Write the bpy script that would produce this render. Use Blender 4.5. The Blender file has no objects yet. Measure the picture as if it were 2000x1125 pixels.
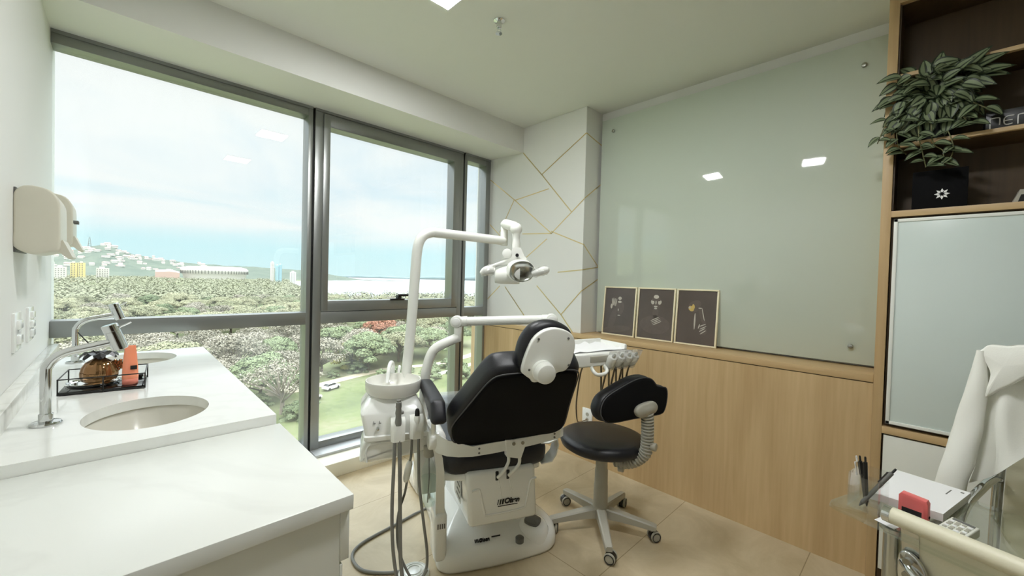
import bpy, bmesh, math, random
from mathutils import Vector, Matrix, noise
sc = bpy.context.scene
COL = sc.collection
PI = math.pi
R = math.radians

# ------------------------------------------------------------------ materials
def S(r, g, b):
    f = lambda c: c/12.92 if c <= .04045 else ((c+.055)/1.055)**2.4
    return (f(r/255), f(g/255), f(b/255), 1)

def newmat(name):
    m = bpy.data.materials.new(name); m.use_nodes = True
    nt = m.node_tree
    return m, nt, nt.nodes['Principled BSDF']

def N(nt, t, **kw):
    n = nt.nodes.new(t)
    for k, v in kw.items(): setattr(n, k, v)
    return n

def mat(name, col, rough=.5, metal=0, var=.04, vscale=8, bump=0, bscale=120, coat=0, spec=None, sheen=0):
    m, nt, b = newmat(name)
    L = nt.links.new
    tc = N(nt, 'ShaderNodeTexCoord')
    nz = N(nt, 'ShaderNodeTexNoise'); nz.inputs['Scale'].default_value = vscale; nz.inputs['Detail'].default_value = 4
    L(tc.outputs['Object'], nz.inputs['Vector'])
    mx = N(nt, 'ShaderNodeMix', data_type='RGBA')
    mx.inputs[6].default_value = [c*(1-var) for c in col[:3]]+[1]
    mx.inputs[7].default_value = [min(1, c*(1+var)) for c in col[:3]]+[1]
    L(nz.outputs['Fac'], mx.inputs[0]); L(mx.outputs[2], b.inputs['Base Color'])
    b.inputs['Roughness'].default_value = rough; b.inputs['Metallic'].default_value = metal
    if coat: b.inputs['Coat Weight'].default_value = coat; b.inputs['Coat Roughness'].default_value = .05
    if spec is not None: b.inputs['Specular IOR Level'].default_value = spec
    if sheen: b.inputs['Sheen Weight'].default_value = sheen
    if bump:
        n2 = N(nt, 'ShaderNodeTexNoise'); n2.inputs['Scale'].default_value = bscale
        L(tc.outputs['Object'], n2.inputs['Vector'])
        bp = N(nt, 'ShaderNodeBump'); bp.inputs['Strength'].default_value = bump; bp.inputs['Distance'].default_value = .01
        L(n2.outputs['Fac'], bp.inputs['Height']); L(bp.outputs['Normal'], b.inputs['Normal'])
    return m

def wood(name, c1, c2, rough=.45, axis='Z', sc_=6):
    m, nt, b = newmat(name); L = nt.links.new
    tc = N(nt, 'ShaderNodeTexCoord'); mp = N(nt, 'ShaderNodeMapping')
    s = {'Z': (sc_, sc_, .35), 'Y': (sc_, .35, sc_), 'X': (.35, sc_, sc_)}[axis]
    mp.inputs['Scale'].default_value = s
    L(tc.outputs['Object'], mp.inputs['Vector'])
    n1 = N(nt, 'ShaderNodeTexNoise'); n1.inputs['Scale'].default_value = 1.0; n1.inputs['Detail'].default_value = 5; n1.inputs['Distortion'].default_value = .5
    n2 = N(nt, 'ShaderNodeTexNoise'); n2.inputs['Scale'].default_value = 9; n2.inputs['Detail'].default_value = 6
    L(mp.outputs[0], n1.inputs['Vector']); L(mp.outputs[0], n2.inputs['Vector'])
    md = N(nt, 'ShaderNodeMath', operation='MULTIPLY_ADD'); md.inputs[1].default_value = .45
    L(n2.outputs['Fac'], md.inputs[0]); L(n1.outputs['Fac'], md.inputs[2])
    rp = N(nt, 'ShaderNodeValToRGB'); e = rp.color_ramp.elements
    e[0].position = .45; e[0].color = c1; e[1].position = .95; e[1].color = c2
    L(md.outputs[0], rp.inputs[0]); L(rp.outputs[0], b.inputs['Base Color'])
    b.inputs['Roughness'].default_value = rough
    return m

def marble(name, col, vein, rough=.12, amount=.35, sc_=2.2):
    m, nt, b = newmat(name); L = nt.links.new
    tc = N(nt, 'ShaderNodeTexCoord')
    n1 = N(nt, 'ShaderNodeTexNoise'); n1.inputs['Scale'].default_value = sc_; n1.inputs['Detail'].default_value = 8; n1.inputs['Distortion'].default_value = 1.6
    L(tc.outputs['Object'], n1.inputs['Vector'])
    rp = N(nt, 'ShaderNodeValToRGB'); e = rp.color_ramp.elements
    e[0].position = .46; e[0].color = col; e[1].position = .54; e[1].color = col
    k = rp.color_ramp.elements.new(.5); k.color = [c*(1-amount)+v*amount for c, v in zip(col[:3], vein[:3])]+[1]
    L(n1.outputs['Fac'], rp.inputs[0]); L(rp.outputs[0], b.inputs['Base Color'])
    b.inputs['Roughness'].default_value = rough
    return m

def tiles(name):
    m, nt, b = newmat(name); L = nt.links.new
    tc = N(nt, 'ShaderNodeTexCoord'); mp = N(nt, 'ShaderNodeMapping')
    mp.inputs['Location'].default_value = (1.199, -.531, 0)
    L(tc.outputs['Object'], mp.inputs['Vector'])
    br = N(nt, 'ShaderNodeTexBrick'); br.offset = 0; br.squash = 1
    br.inputs['Scale'].default_value = 1; br.inputs['Mortar Size'].default_value = .0022; br.inputs['Mortar Smooth'].default_value = .1
    br.inputs['Brick Width'].default_value = 1.3; br.inputs['Row Height'].default_value = .65
    br.inputs['Color1'].default_value = (1, 1, 1, 1); br.inputs['Color2'].default_value = (.96, .96, .95, 1); br.inputs['Mortar'].default_value = (.55, .5, .42, 1)
    L(mp.outputs[0], br.inputs['Vector'])
    n1 = N(nt, 'ShaderNodeTexNoise'); n1.inputs['Scale'].default_value = 3.2; n1.inputs['Detail'].default_value = 9; n1.inputs['Roughness'].default_value = .65; n1.inputs['Distortion'].default_value = .8
    L(tc.outputs['Object'], n1.inputs['Vector'])
    rp = N(nt, 'ShaderNodeValToRGB'); e = rp.color_ramp.elements
    e[0].position = .3; e[0].color = S(176, 159, 127); e[1].position = .72; e[1].color = S(208, 193, 163)
    L(n1.outputs['Fac'], rp.inputs[0])
    mx = N(nt, 'ShaderNodeMix', data_type='RGBA', blend_type='MULTIPLY'); mx.inputs[0].default_value = 1
    L(rp.outputs[0], mx.inputs[6]); L(br.outputs['Color'], mx.inputs[7]); L(mx.outputs[2], b.inputs['Base Color'])
    b.inputs['Roughness'].default_value = .33
    return m

def glassy(name, tint=(1, 1, 1), trans=.92, veil=0.0, rough=0.0, veilcol=(.9, .92, .9), blend=1.0, refl=.04):
    """thin clear sheet: see-through, fresnel reflection, a little whitish veil"""
    m = bpy.data.materials.new(name); m.use_nodes = True; nt = m.node_tree; nt.nodes.clear(); L = nt.links.new
    out = N(nt, 'ShaderNodeOutputMaterial')
    tr = N(nt, 'ShaderNodeBsdfTransparent'); tr.inputs[0].default_value = [t*trans for t in tint]+[1]
    gl = N(nt, 'ShaderNodeBsdfGlossy'); gl.inputs['Roughness'].default_value = rough; gl.inputs['Color'].default_value = (blend, blend, blend, 1)
    lw = N(nt, 'ShaderNodeLayerWeight'); lw.inputs[0].default_value = .5
    pw = N(nt, 'ShaderNodeMath', operation='POWER'); pw.inputs[1].default_value = 5; L(lw.outputs['Facing'], pw.inputs[0])
    fr = N(nt, 'ShaderNodeMath', operation='MULTIPLY_ADD'); fr.inputs[1].default_value = .96; fr.inputs[2].default_value = refl; L(pw.outputs[0], fr.inputs[0])
    mx = N(nt, 'ShaderNodeMixShader'); L(fr.outputs[0], mx.inputs[0])
    src = tr.outputs[0]
    if veil:
        df = N(nt, 'ShaderNodeBsdfDiffuse'); df.inputs[0].default_value = list(veilcol)+[1]
        tl = N(nt, 'ShaderNodeBsdfTranslucent'); tl.inputs[0].default_value = list(veilcol)+[1]
        ad = N(nt, 'ShaderNodeMixShader'); L(df.outputs[0], ad.inputs[1]); L(tl.outputs[0], ad.inputs[2]); ad.inputs[0].default_value = .6
        m2 = N(nt, 'ShaderNodeMixShader'); m2.inputs[0].default_value = veil
        tc = N(nt, 'ShaderNodeTexCoord'); mp = N(nt, 'ShaderNodeMapping'); mp.inputs['Scale'].default_value = (5, 5, .6)
        nz = N(nt, 'ShaderNodeTexNoise'); nz.inputs['Scale'].default_value = 1.5; nz.inputs['Detail'].default_value = 5
        L(tc.outputs['Object'], mp.inputs[0]); L(mp.outputs[0], nz.inputs['Vector'])
        ml = N(nt, 'ShaderNodeMath', operation='MULTIPLY'); ml.inputs[1].default_value = veil*2
        L(nz.outputs['Fac'], ml.inputs[0]); L(ml.outputs[0], m2.inputs[0])
        L(tr.outputs[0], m2.inputs[1]); L(ad.outputs[0], m2.inputs[2]); src = m2.outputs[0]
    L(src, mx.inputs[1]); L(gl.outputs[0], mx.inputs[2]); L(mx.outputs[0], out.inputs[0])
    return m

def emit(name, col, s):
    m, nt, b = newmat(name)
    b.inputs['Base Color'].default_value = (1, 1, 1, 1)
    b.inputs['Emission Color'].default_value = col; b.inputs['Emission Strength'].default_value = s
    return m

def leafmat(name, c1, c2, rough=.6, vs=.6, trans=.0):
    m, nt, b = newmat(name); L = nt.links.new
    tc = N(nt, 'ShaderNodeTexCoord'); oi = N(nt, 'ShaderNodeObjectInfo')
    nz = N(nt, 'ShaderNodeTexNoise'); nz.inputs['Scale'].default_value = vs; nz.inputs['Detail'].default_value = 5
    L(tc.outputs['Object'], nz.inputs['Vector'])
    ad = N(nt, 'ShaderNodeMath', operation='MULTIPLY_ADD'); ad.inputs[1].default_value = .7
    L(oi.outputs['Random'], ad.inputs[0]); L(nz.outputs['Fac'], ad.inputs[2])
    rp = N(nt, 'ShaderNodeValToRGB'); e = rp.color_ramp.elements
    e[0].position = .35; e[0].color = c1; e[1].position = 1.1 if False else 1.0; e[1].color = c2
    L(ad.outputs[0], rp.inputs[0]); L(rp.outputs[0], b.inputs['Base Color'])
    b.inputs['Roughness'].default_value = rough
    b.inputs['Specular IOR Level'].default_value = .2
    return m

M = {}
M['wall'] = mat('wall_paint', S(230, 230, 226), .6, var=.015, vscale=2)
M['ceil'] = mat('ceiling_paint', S(228, 230, 222), .7, var=.01, vscale=2)
M['floor'] = tiles('porcelain_tile')
M['oak'] = wood('oak_laminate', S(182, 152, 108), S(210, 182, 138), .42)
M['oakh'] = wood('oak_laminate_along', S(184, 153, 108), S(206, 177, 132), .42, axis='Y')
M['shade_wood'] = wood('shade_brown_wood', S(66, 50, 30), S(92, 72, 46), .5)  # dark brown that puts the niches' shade into the wood colour
M['alu'] = mat('anodised_aluminium', S(196, 198, 200), .4, metal=.15, var=.02, vscale=3)
M['alud'] = mat('window_metal', S(150, 152, 150), .36, metal=.75, var=.04, vscale=3)
M['gasket'] = mat('black_gasket', S(14, 15, 14), .6)
M['pane'] = glassy('window_glass', (.99, 1, .995), .96, veil=.045)  # whitish veil mixed into the pane, stands in for haze outside
M['paneb'] = glassy('clear_glass', (.965, .99, .97), .97)
M['kerb'] = mat('cream_sill_stone', S(226, 222, 205), .35, var=.03)
M['marble'] = marble('white_marble', S(236, 237, 233), S(196, 198, 194), .1, .12)
M['marble2'] = marble('veined_marble', S(230, 230, 224), S(200, 197, 186), .12, .4, 3.5)
M['white_lam'] = mat('white_laminate', S(230, 231, 222), .4, var=.01)
M['lam_top'] = marble('white_top_laminate', S(234, 236, 231), S(190, 192, 186), .3, .12, 1.4)
M['ceramic'] = mat('sink_ceramic', S(212, 209, 198), .18, var=.01)
M['bowl'] = mat('bowl_ceramic', S(228, 227, 220), .18, var=.01)
M['chrome'] = mat('chrome', S(214, 216, 216), .07, metal=1, var=.01)
M['chromed'] = mat('brushed_chrome', S(200, 202, 198), .22, metal=1, var=.02)
M['white_pl'] = mat('white_gloss_plastic', S(243, 244, 241), .16, var=.01, coat=.5)
M['white_sat'] = mat('white_painted_metal', S(238, 239, 233), .3, var=.01, coat=.2)
M['cream_pl'] = mat('cream_plastic', S(214, 210, 194), .4, var=.01)
M['grey_pl'] = mat('warm_grey_plastic', S(176, 173, 160), .45, var=.02)
M['grey_pd'] = mat('dark_grey_plastic', S(104, 104, 100), .5, var=.03)
M['hose'] = mat('grey_hose', S(128, 128, 124), .5, var=.03)
M['hoseb'] = mat('taupe_hose', S(132, 116, 94), .5, var=.03)
M['black'] = mat('black_plastic', S(22, 22, 22), .35, var=.05)
M['blackm'] = mat('black_suede', S(13, 13, 15), .9, var=.1, vscale=60, spec=.2, bump=.1, bscale=400)
M['leather'] = mat('black_leatherette', S(27, 27, 32), .42, var=.05, bump=.08, bscale=300)
M['piping'] = mat('seam_piping', S(74, 74, 76), .6)
M['ink'] = mat('black_ink', S(18, 18, 20), .5)
M['gold'] = mat('brushed_brass', S(222, 200, 146), .28, metal=.85, var=.05)
M['goldp'] = mat('pale_gold_frame', S(244, 234, 202), .35, metal=.05, var=.03)
M['boardg'] = mat('green_white_glass', S(198, 207, 194), .035, var=.01, vscale=2, coat=.4)
M['print'] = mat('dark_print', S(92, 82, 76), .18, var=.25, vscale=5)
M['printl'] = mat('pale_print', S(190, 184, 172), .25, var=.2, vscale=40)
M['printg'] = mat('gold_print', S(206, 178, 104), .25, var=.2, vscale=40)
M['printm'] = mat('mid_print', S(99, 89, 83), .2, var=.15, vscale=30)
M['frost'] = mat('frosted_glass', S(214, 225, 221), .22, var=.01, spec=.4)
M['led'] = emit('led_diffuser', (.975, .99, 1, 1), 80)
M['steel'] = mat('stainless_steel', S(170, 170, 162), .25, metal=1, var=.02)
M['coat'] = mat('white_cotton', S(236, 236, 228), .8, var=.02, bump=.05, bscale=300, sheen=.2)
M['cream_le'] = mat('cream_leather', S(222, 217, 192), .45, var=.02, bump=.05, bscale=200)
M['paper'] = mat('white_paper', S(240, 240, 240), .7, var=.01)
M['red'] = mat('red_plastic', S(240, 118, 116), .35, var=.02)
M['key'] = mat('calculator_shell', S(232, 233, 222), .45, var=.01)
M['acryl'] = glassy('clear_acrylic', (.99, .995, .99), .99, veil=.02, veilcol=(1, 1, 1))
M['mirror'] = mat('mirror_silver', S(225, 226, 224), .03, metal=1, var=.0)
M['plastic_film'] = glassy('clear_film', (.98, .98, .98), .95, veil=.2, rough=.1, veilcol=(.95, .95, .95))
M['water'] = glassy('pale_water', (.95, .995, .98), .96, veil=.045)
M['bottle'] = glassy('clear_bottle', (.975, .995, .985), .97)
M['trayg'] = mat('black_gloss', S(16, 16, 16), .08, var=0)
M['leaf'] = mat('leaf_dark', S(34, 47, 28), .42, var=.2, vscale=30)
M['leafs'] = mat('leaf_stripe', S(116, 128, 96), .5, var=.2, vscale=30)
M['stem'] = mat('vine_stem', S(118, 116, 78), .6)
m, nt, b = newmat('amber_glass'); M['amber'] = m
b.inputs['Base Color'].default_value = S(160, 120, 78); b.inputs['Roughness'].default_value = .04; b.inputs['Transmission Weight'].default_value = .8; b.inputs['Metallic'].default_value = .5
m, nt, b = newmat('orange_gel'); M['orange'] = m
b.inputs['Base Color'].default_value = S(255, 158, 122); b.inputs['Roughness'].default_value = .15; b.inputs['Subsurface Weight'].default_value = .3; b.inputs['Subsurface Radius'].default_value = (.02, .008, .004)
M['orangec'] = mat('frosted_coral_cap', S(250, 150, 130), .35, var=.03)

# ------------------------------------------------------------------ geometry helpers
class MB:
    """collects shapes into one mesh; frame = (origin, ex, ey, ez)"""
    def __init__(s, frame=None):
        s.v = []; s.f = []; s.mi = []; s.cur = 0; s.fr = frame
    def mat(s, i): s.cur = i; return s
    def P(s, p):
        if s.fr is None: return Vector(p)
        o, x, y, z = s.fr
        return o + x*p[0] + y*p[1] + z*p[2]
    def add(s, vs, fs):
        k = len(s.v)
        s.v += [s.P(p) for p in vs]
        s.f += [tuple(i+k for i in f) for f in fs]; s.mi += [s.cur]*len(fs)
        return s
    def addbm(s, bm):
        bm.verts.index_update()
        s.add([v.co.copy() for v in bm.verts], [[v.index for v in f.verts] for f in bm.faces]); bm.free(); return s
    def box(s, a, b, r=0, seg=2):
        bm = bmesh.new(); bmesh.ops.create_cube(bm, size=1)
        for v in bm.verts:
            v.co = Vector([(a[i]+b[i])/2 + v.co[i]*abs(b[i]-a[i]) for i in range(3)])
        if r: bmesh.ops.bevel(bm, geom=bm.edges[:], offset=min(r, *[abs(b[i]-a[i])*.49 for i in range(3)]), segments=seg, affect='EDGES', profile=.5)
        return s.addbm(bm)
    def obox(s, c, sz, ax, r=0, seg=2):
        """box centred c, size sz, along axes ax (3 vectors)"""
        bm = bmesh.new(); bmesh.ops.create_cube(bm, size=1)
        for v in bm.verts: v.co = Vector([v.co[i]*sz[i] for i in range(3)])
        if r: bmesh.ops.bevel(bm, geom=bm.edges[:], offset=min(r, *[q*.49 for q in sz]), segments=seg, affect='EDGES', profile=.5)
        A = [Vector(a).normalized() for a in ax]; c = Vector(c)
        for v in bm.verts: v.co = c + A[0]*v.co[0] + A[1]*v.co[1] + A[2]*v.co[2]
        return s.addbm(bm)
    def rings(s, rs, cap=True, close=True):
        n = len(rs[0]); vs = [p for r in rs for p in r]; fs = []
        for i in range(len(rs)-1):
            for j in range(n if close else n-1):
                k = (j+1) % n
                fs.append((i*n+j, i*n+k, (i+1)*n+k, (i+1)*n+j))
        if cap:
            fs.append(tuple(range(n))[::-1]); fs.append(tuple((len(rs)-1)*n+j for j in range(n)))
        return s.add(vs, fs)
    def tube(s, pts, r, seg=10, smooth=0, cap=True):
        P = [Vector(p) for p in pts]
        rr = r if isinstance(r, (list, tuple)) else [r]*len(P)
        if smooth:
            Q, q = [], []
            for i in range(len(P)-1):
                a, b_, c, d = P[max(i-1, 0)], P[i], P[i+1], P[min(i+2, len(P)-1)]
                for t in range(smooth):
                    u = t/smooth
                    Q.append(.5*((2*b_)+(c-a)*u+(2*a-5*b_+4*c-d)*u*u+(3*b_-a-3*c+d)*u**3)); q.append(rr[i]*(1-u)+rr[i+1]*u)
            Q.append(P[-1]); q.append(rr[-1]); P, rr = Q, q
        T = [(P[min(i+1, len(P)-1)]-P[max(i-1, 0)]).normalized() for i in range(len(P))]
        u = T[0].orthogonal().normalized(); out = []
        for i, p in enumerate(P):
            if i:
                u = (u - T[i]*u.dot(T[i]))
                u = u.normalized() if u.length > 1e-6 else T[i].orthogonal().normalized()
            w = T[i].cross(u)
            out.append([p+(u*math.cos(2*PI*k/seg)+w*math.sin(2*PI*k/seg))*rr[i] for k in range(seg)])
        return s.rings(out, cap)
    def cyl(s, a, b, r, r2=None, seg=20, bev=0):
        a, b = Vector(a), Vector(b); r2 = r if r2 is None else r2
        if bev:
            d = (b-a).normalized()
            return s.tube([a, a+d*bev*.3, a+d*bev, b-d*bev, b-d*bev*.3, b], [r-bev, r-bev*.3, r, r2, r2-bev*.3, r2-bev], seg)
        return s.tube([a, b], [r, r2], seg)
    def lathe(s, prof, c, axis=(0, 0, 1), seg=28, sx=1, sy=1, cap=True, lobes=0, amp=0):
        z = Vector(axis).normalized(); x = z.orthogonal().normalized() if abs(z.z) < .99 else Vector((1, 0, 0)); y = z.cross(x); c = Vector(c)
        rs = []
        for r, h in prof:
            ring = []
            for k in range(seg):
                t = 2*PI*k/seg; q = r*(1+amp*abs(math.sin(lobes*t/2)) if lobes else 1)
                ring.append(c+z*h+x*math.cos(t)*q*sx+y*math.sin(t)*q*sy)
            rs.append(ring)
        return s.rings(rs, cap)
    def sphere(s, c, r, seg=16, rg=10, sc3=(1, 1, 1)):
        c = Vector(c); rs = []
        for i in range(1, rg):
            t = PI*i/rg
            rs.append([c+Vector((math.sin(t)*math.cos(2*PI*k/seg)*r*sc3[0], math.sin(t)*math.sin(2*PI*k/seg)*r*sc3[1], -math.cos(t)*r*sc3[2])) for k in range(seg)])
        return s.rings(rs)
    def pillow(s, out, o, ex, ey, en, t0, t1, r=.02, seg=4, bulge0=0, bulge1=0, sm=0):
        """rounded slab: closed 2D outline in the plane (o, ex, ey), thickness t0..t1 along en"""
        if sm:
            Q = []; n = len(out)
            for i in range(n):
                a, b_, c, d = [Vector(out[(i+k) % n]) for k in (-1, 0, 1, 2)]
                for t in range(sm):
                    u = t/sm; Q.append(.5*((2*b_)+(c-a)*u+(2*a-5*b_+4*c-d)*u*u+(3*b_-a-3*c+d)*u**3))
            out = Q
        out = [Vector((p[0], p[1])) for p in out]; n = len(out)
        ar = sum(out[i].x*out[(i+1) % n].y-out[(i+1) % n].x*out[i].y for i in range(n))
        if ar < 0: out = out[::-1]
        cx = sum(out, Vector((0, 0)))/n
        nr = []
        for i in range(n):
            e = out[(i+1) % n]-out[i-1]; nr.append(Vector((-e.y, e.x)).normalized())
        o, ex, ey, en = Vector(o), Vector(ex), Vector(ey), Vector(en)
        def ring(ins, t): return [o+ex*(p.x+q.x*ins)+ey*(p.y+q.y*ins)+en*t for p, q in zip(out, nr)]
        def sc_(f, t): return [o+ex*(cx.x+(p.x+q.x*r-cx.x)*f)+ey*(cx.y+(p.y+q.y*r-cx.y)*f)+en*t for p, q in zip(out, nr)]
        rs = []
        for f in (.0, .35, .7): rs.append(sc_(max(f, .02), t0-bulge0*(1-f*f)))
        for k in range(seg+1):
            a = PI/2*k/seg; rs.append(ring(r*(1-math.sin(a)), t0+r*(1-math.cos(a))))
        for k in range(seg+1):
            a = PI/2*k/seg; rs.append(ring(r*(1-math.cos(a)), t1-r*(1-math.sin(a))))
        for f in (.7, .35, .0): rs.append(sc_(max(f, .02), t1+bulge1*(1-f*f)))
        return s.rings(rs)
    def ribbon(s, secs, th):
        """secs: list of (bottom point, top point); thickness th toward the curve normal"""
        S_ = [(Vector(a), Vector(b)) for a, b in secs]; rs = []
        for i, (a, b) in enumerate(S_):
            t = (S_[min(i+1, len(S_)-1)][0]-S_[max(i-1, 0)][0]); n = t.cross(b-a).normalized()*th
            rs.append([a, b, b+n, a+n])
        return s.rings(rs)
    def build(s, name, m, parent=None, smooth=38, **kw):
        me = bpy.data.meshes.new(name)
        root = parent
        while root is not None and root.parent is not None: root = root.parent
        off = root.location.copy() if root is not None else None
        if root is None:
            lo = Vector([min(v[i] for v in s.v) for i in range(3)]); hi = Vector([max(v[i] for v in s.v) for i in range(3)])
            off = Vector(((lo.x+hi.x)/2, (lo.y+hi.y)/2, lo.z))
        me.from_pydata([v-off for v in s.v], [], s.f)
        ms = m if isinstance(m, (list, tuple)) else [m]
        for q in ms: me.materials.append(M[q] if isinstance(q, str) else q)
        if len(ms) > 1: me.polygons.foreach_set('material_index', s.mi)
        bm = bmesh.new(); bm.from_mesh(me); bmesh.ops.recalc_face_normals(bm, faces=bm.faces[:]); bm.to_mesh(me); bm.free()
        if smooth:
            me.polygons.foreach_set('use_smooth', [True]*len(me.polygons)); me.set_sharp_from_angle(angle=R(smooth))
        me.update()
        ob = bpy.data.objects.new(name, me); COL.objects.link(ob)
        if parent is not None: ob.parent = parent
        else: ob.location = off
        tag(ob, **kw)
        return ob

def tag(o, label=None, cat=None, group=None, kind=None):
    if label: o['label'] = label
    if cat: o['category'] = cat
    if group: o['group'] = group
    if kind: o['kind'] = kind
    return o

def thing(name, loc, label=None, cat=None, group=None, kind=None):
    o = bpy.data.objects.new(name, None); o.location = loc; o.empty_display_size = .1; COL.objects.link(o)
    return tag(o, label, cat, group, kind)

def copy_tree(o, loc=None, rot=None, scale=None, label=None, parent=None):
    c = o.copy(); COL.objects.link(c)
    if parent is not None: c.parent = parent
    if loc is not None: c.location = loc
    if rot is not None: c.rotation_euler = (0, 0, rot)
    if scale is not None: c.scale = (scale,)*3
    if label: c['label'] = label
    for ch in list(KIDS.get(o.name, o.children)):
        copy_tree(ch, parent=c)
    return c
KIDS = {}

def text_mb(txt, size, o, ex, ey, en, depth=.0008, shear=0, align='CENTER', bold=0, spacing=1):
    cu = bpy.data.curves.new('lettering', 'FONT'); cu.body = txt; cu.size = size; cu.extrude = depth; cu.shear = shear
    cu.align_x = align; cu.align_y = 'CENTER'; cu.offset = bold; cu.space_character = spacing
    ob = bpy.data.objects.new('lettering', cu); COL.objects.link(ob)
    dg = bpy.context.evaluated_depsgraph_get(); me = bpy.data.meshes.new_from_object(ob.evaluated_get(dg))
    o, ex, ey, en = Vector(o), Vector(ex).normalized(), Vector(ey).normalized(), Vector(en).normalized()
    r = ([o+ex*v.co.x+ey*v.co.y+en*v.co.z for v in me.vertices], [tuple(p.vertices) for p in me.polygons])
    bpy.data.objects.remove(ob); bpy.data.curves.remove(cu); bpy.data.meshes.remove(me)
    return r

V = Vector
# ------------------------------------------------------------------ camera
cam = bpy.data.cameras.new('camera'); cam.sensor_width = 36; cam.sensor_fit = 'HORIZONTAL'
cam.lens = 36*787.8756/2000; cam.clip_start = .02; cam.clip_end = 30000
co = bpy.data.objects.new('camera', cam); COL.objects.link(co)
right = V((0.716878, -0.696692, 0.026569)); down = V((0.005791, -0.032156, -0.999466)); fwd = V((0.697174, 0.716649, -0.019018))
co.matrix_world = Matrix(((right.x, -down.x, -fwd.x, 0), (right.y, -down.y, -fwd.y, 0), (right.z, -down.z, -fwd.z, 1.38), (0, 0, 0, 1)))
sc.camera = co
# ------------------------------------------------------------------ room shell
ST = dict(kind='structure')
MB().box((-.45, -3.6, -.12), (3.4, 3.3, 0)).build('floor', 'floor', **ST)
MB().box((-.45, -3.6, 2.767), (3.4, 3.3, 2.95)).build('ceiling', 'ceil', **ST)
MB().box((-.45, -3.6, 0), (-.252, 3.25, 2.767)).build('wall_left', 'wall', **ST)
MB().box((2.851, -3.6, 0), (3.2, 3.25, 2.767)).build('wall_right', 'wall', **ST)
MB().box((-.45, -3.75, 0), (3.2, -3.6, 2.767)).build('wall_back', 'shade_wood', **ST)  # unseen wall, dark finish added to cut light bounced from behind
# ceiling beam with soffit running to the window head
MB().add([(-.252, 2.60, 2.543), (-.252, 2.60, 2.767), (-.252, 3.25, 2.767), (-.252, 3.25, 2.572), (2.7, 2.60, 2.543), (2.7, 2.60, 2.767), (2.7, 3.25, 2.767), (2.7, 3.25, 2.572)],
         [(0, 3, 2, 1), (4, 5, 6, 7), (0, 1, 5, 4), (0, 4, 7, 3), (1, 2, 6, 5), (3, 7, 6, 2)]).build('trim_1', 'wall', smooth=0, **ST)
# kerb under the window
MB().box((-.252, 2.779, 0), (2.7, 3.25, .0985), .004).build('trim_2', 'kerb', **ST)
# column with brass inlay lines
p = MB()
p.box((2.63, 1.909, .972), (2.9, 3.25, 2.767), .003)
def inlay_face(y0, z0, y1, z1, w=.008):
    d = V((0, y1-y0, z1-z0)); d.normalize(); n = V((1, 0, 0)).cross(d)
    p.obox((2.63, (y0+y1)/2, (z0+z1)/2), (math.hypot(y1-y0, z1-z0)+.006, w, .003), (d, n, V((1, 0, 0))))
def inlay_side(x0, z0, x1, z1, w=.008):
    d = V((x1-x0, 0, z1-z0)); d.normalize(); n = V((0, 1, 0)).cross(d)
    p.obox(((x0+x1)/2, 1.909, (z0+z1)/2), (math.hypot(x1-x0, z1-z0), w, .003), (d, n, V((0, 1, 0))))
p.mat(1)
for q in [(2.60, 2.540, 2.369, 2.307), (2.369, 2.307, 1.911, 2.556), (3.045, 2.365, 2.694, 2.124), (2.694, 2.124, 2.288, 2.172), (2.369, 2.307, 2.034, 1.950),
          (2.694, 2.124, 2.241, 1.788), (2.241, 1.788, 1.911, 2.039), (2.707, 2.126, 2.894, 1.840), (2.583, 1.805, 2.241, 1.788), (2.242, 1.805, 1.911, 1.681),
          (3.038, 1.925, 2.893, 1.812), (2.293, 1.742, 2.527, 1.592), (2.156, 1.458, 1.911, 1.478), (2.389, 1.337, 2.112, 1.106), (2.112, 1.106, 1.911, 1.312),
          (3.045, 1.190, 2.874, 1.323), (2.798, 1.316, 2.5, 1.03), (3.045, 1.525, 2.992, 1.489), (2.112, 1.106, 1.99, .975)]: inlay_face(*q)
for q in [(2.632, 2.557, 2.851, 2.510), (2.632, 2.045, 2.851, 2.192), (2.632, 1.683, 2.851, 1.508), (2.632, 1.479, 2.851, 1.508), (2.632, 1.312, 2.851, 1.408)]: inlay_side(*q)
p.build('wall_corner', ['wall', 'gold'], smooth=0, **ST)
# oak wainscot and ledge
w = thing('trim_3', (2.65, 1.6, 0), **ST)
MB().box((2.597, .165, 0), (2.86, 3.25, .931)).build('wood_panel', 'oak', w)
MB().box((2.604, .165, .931), (2.86, 3.25, .936)).build('shadow_gap', 'shade_wood', w)
MB().box((2.594, .165, .936), (2.86, 3.25, .972), .002).build('ledge', 'oakh', w)

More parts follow.
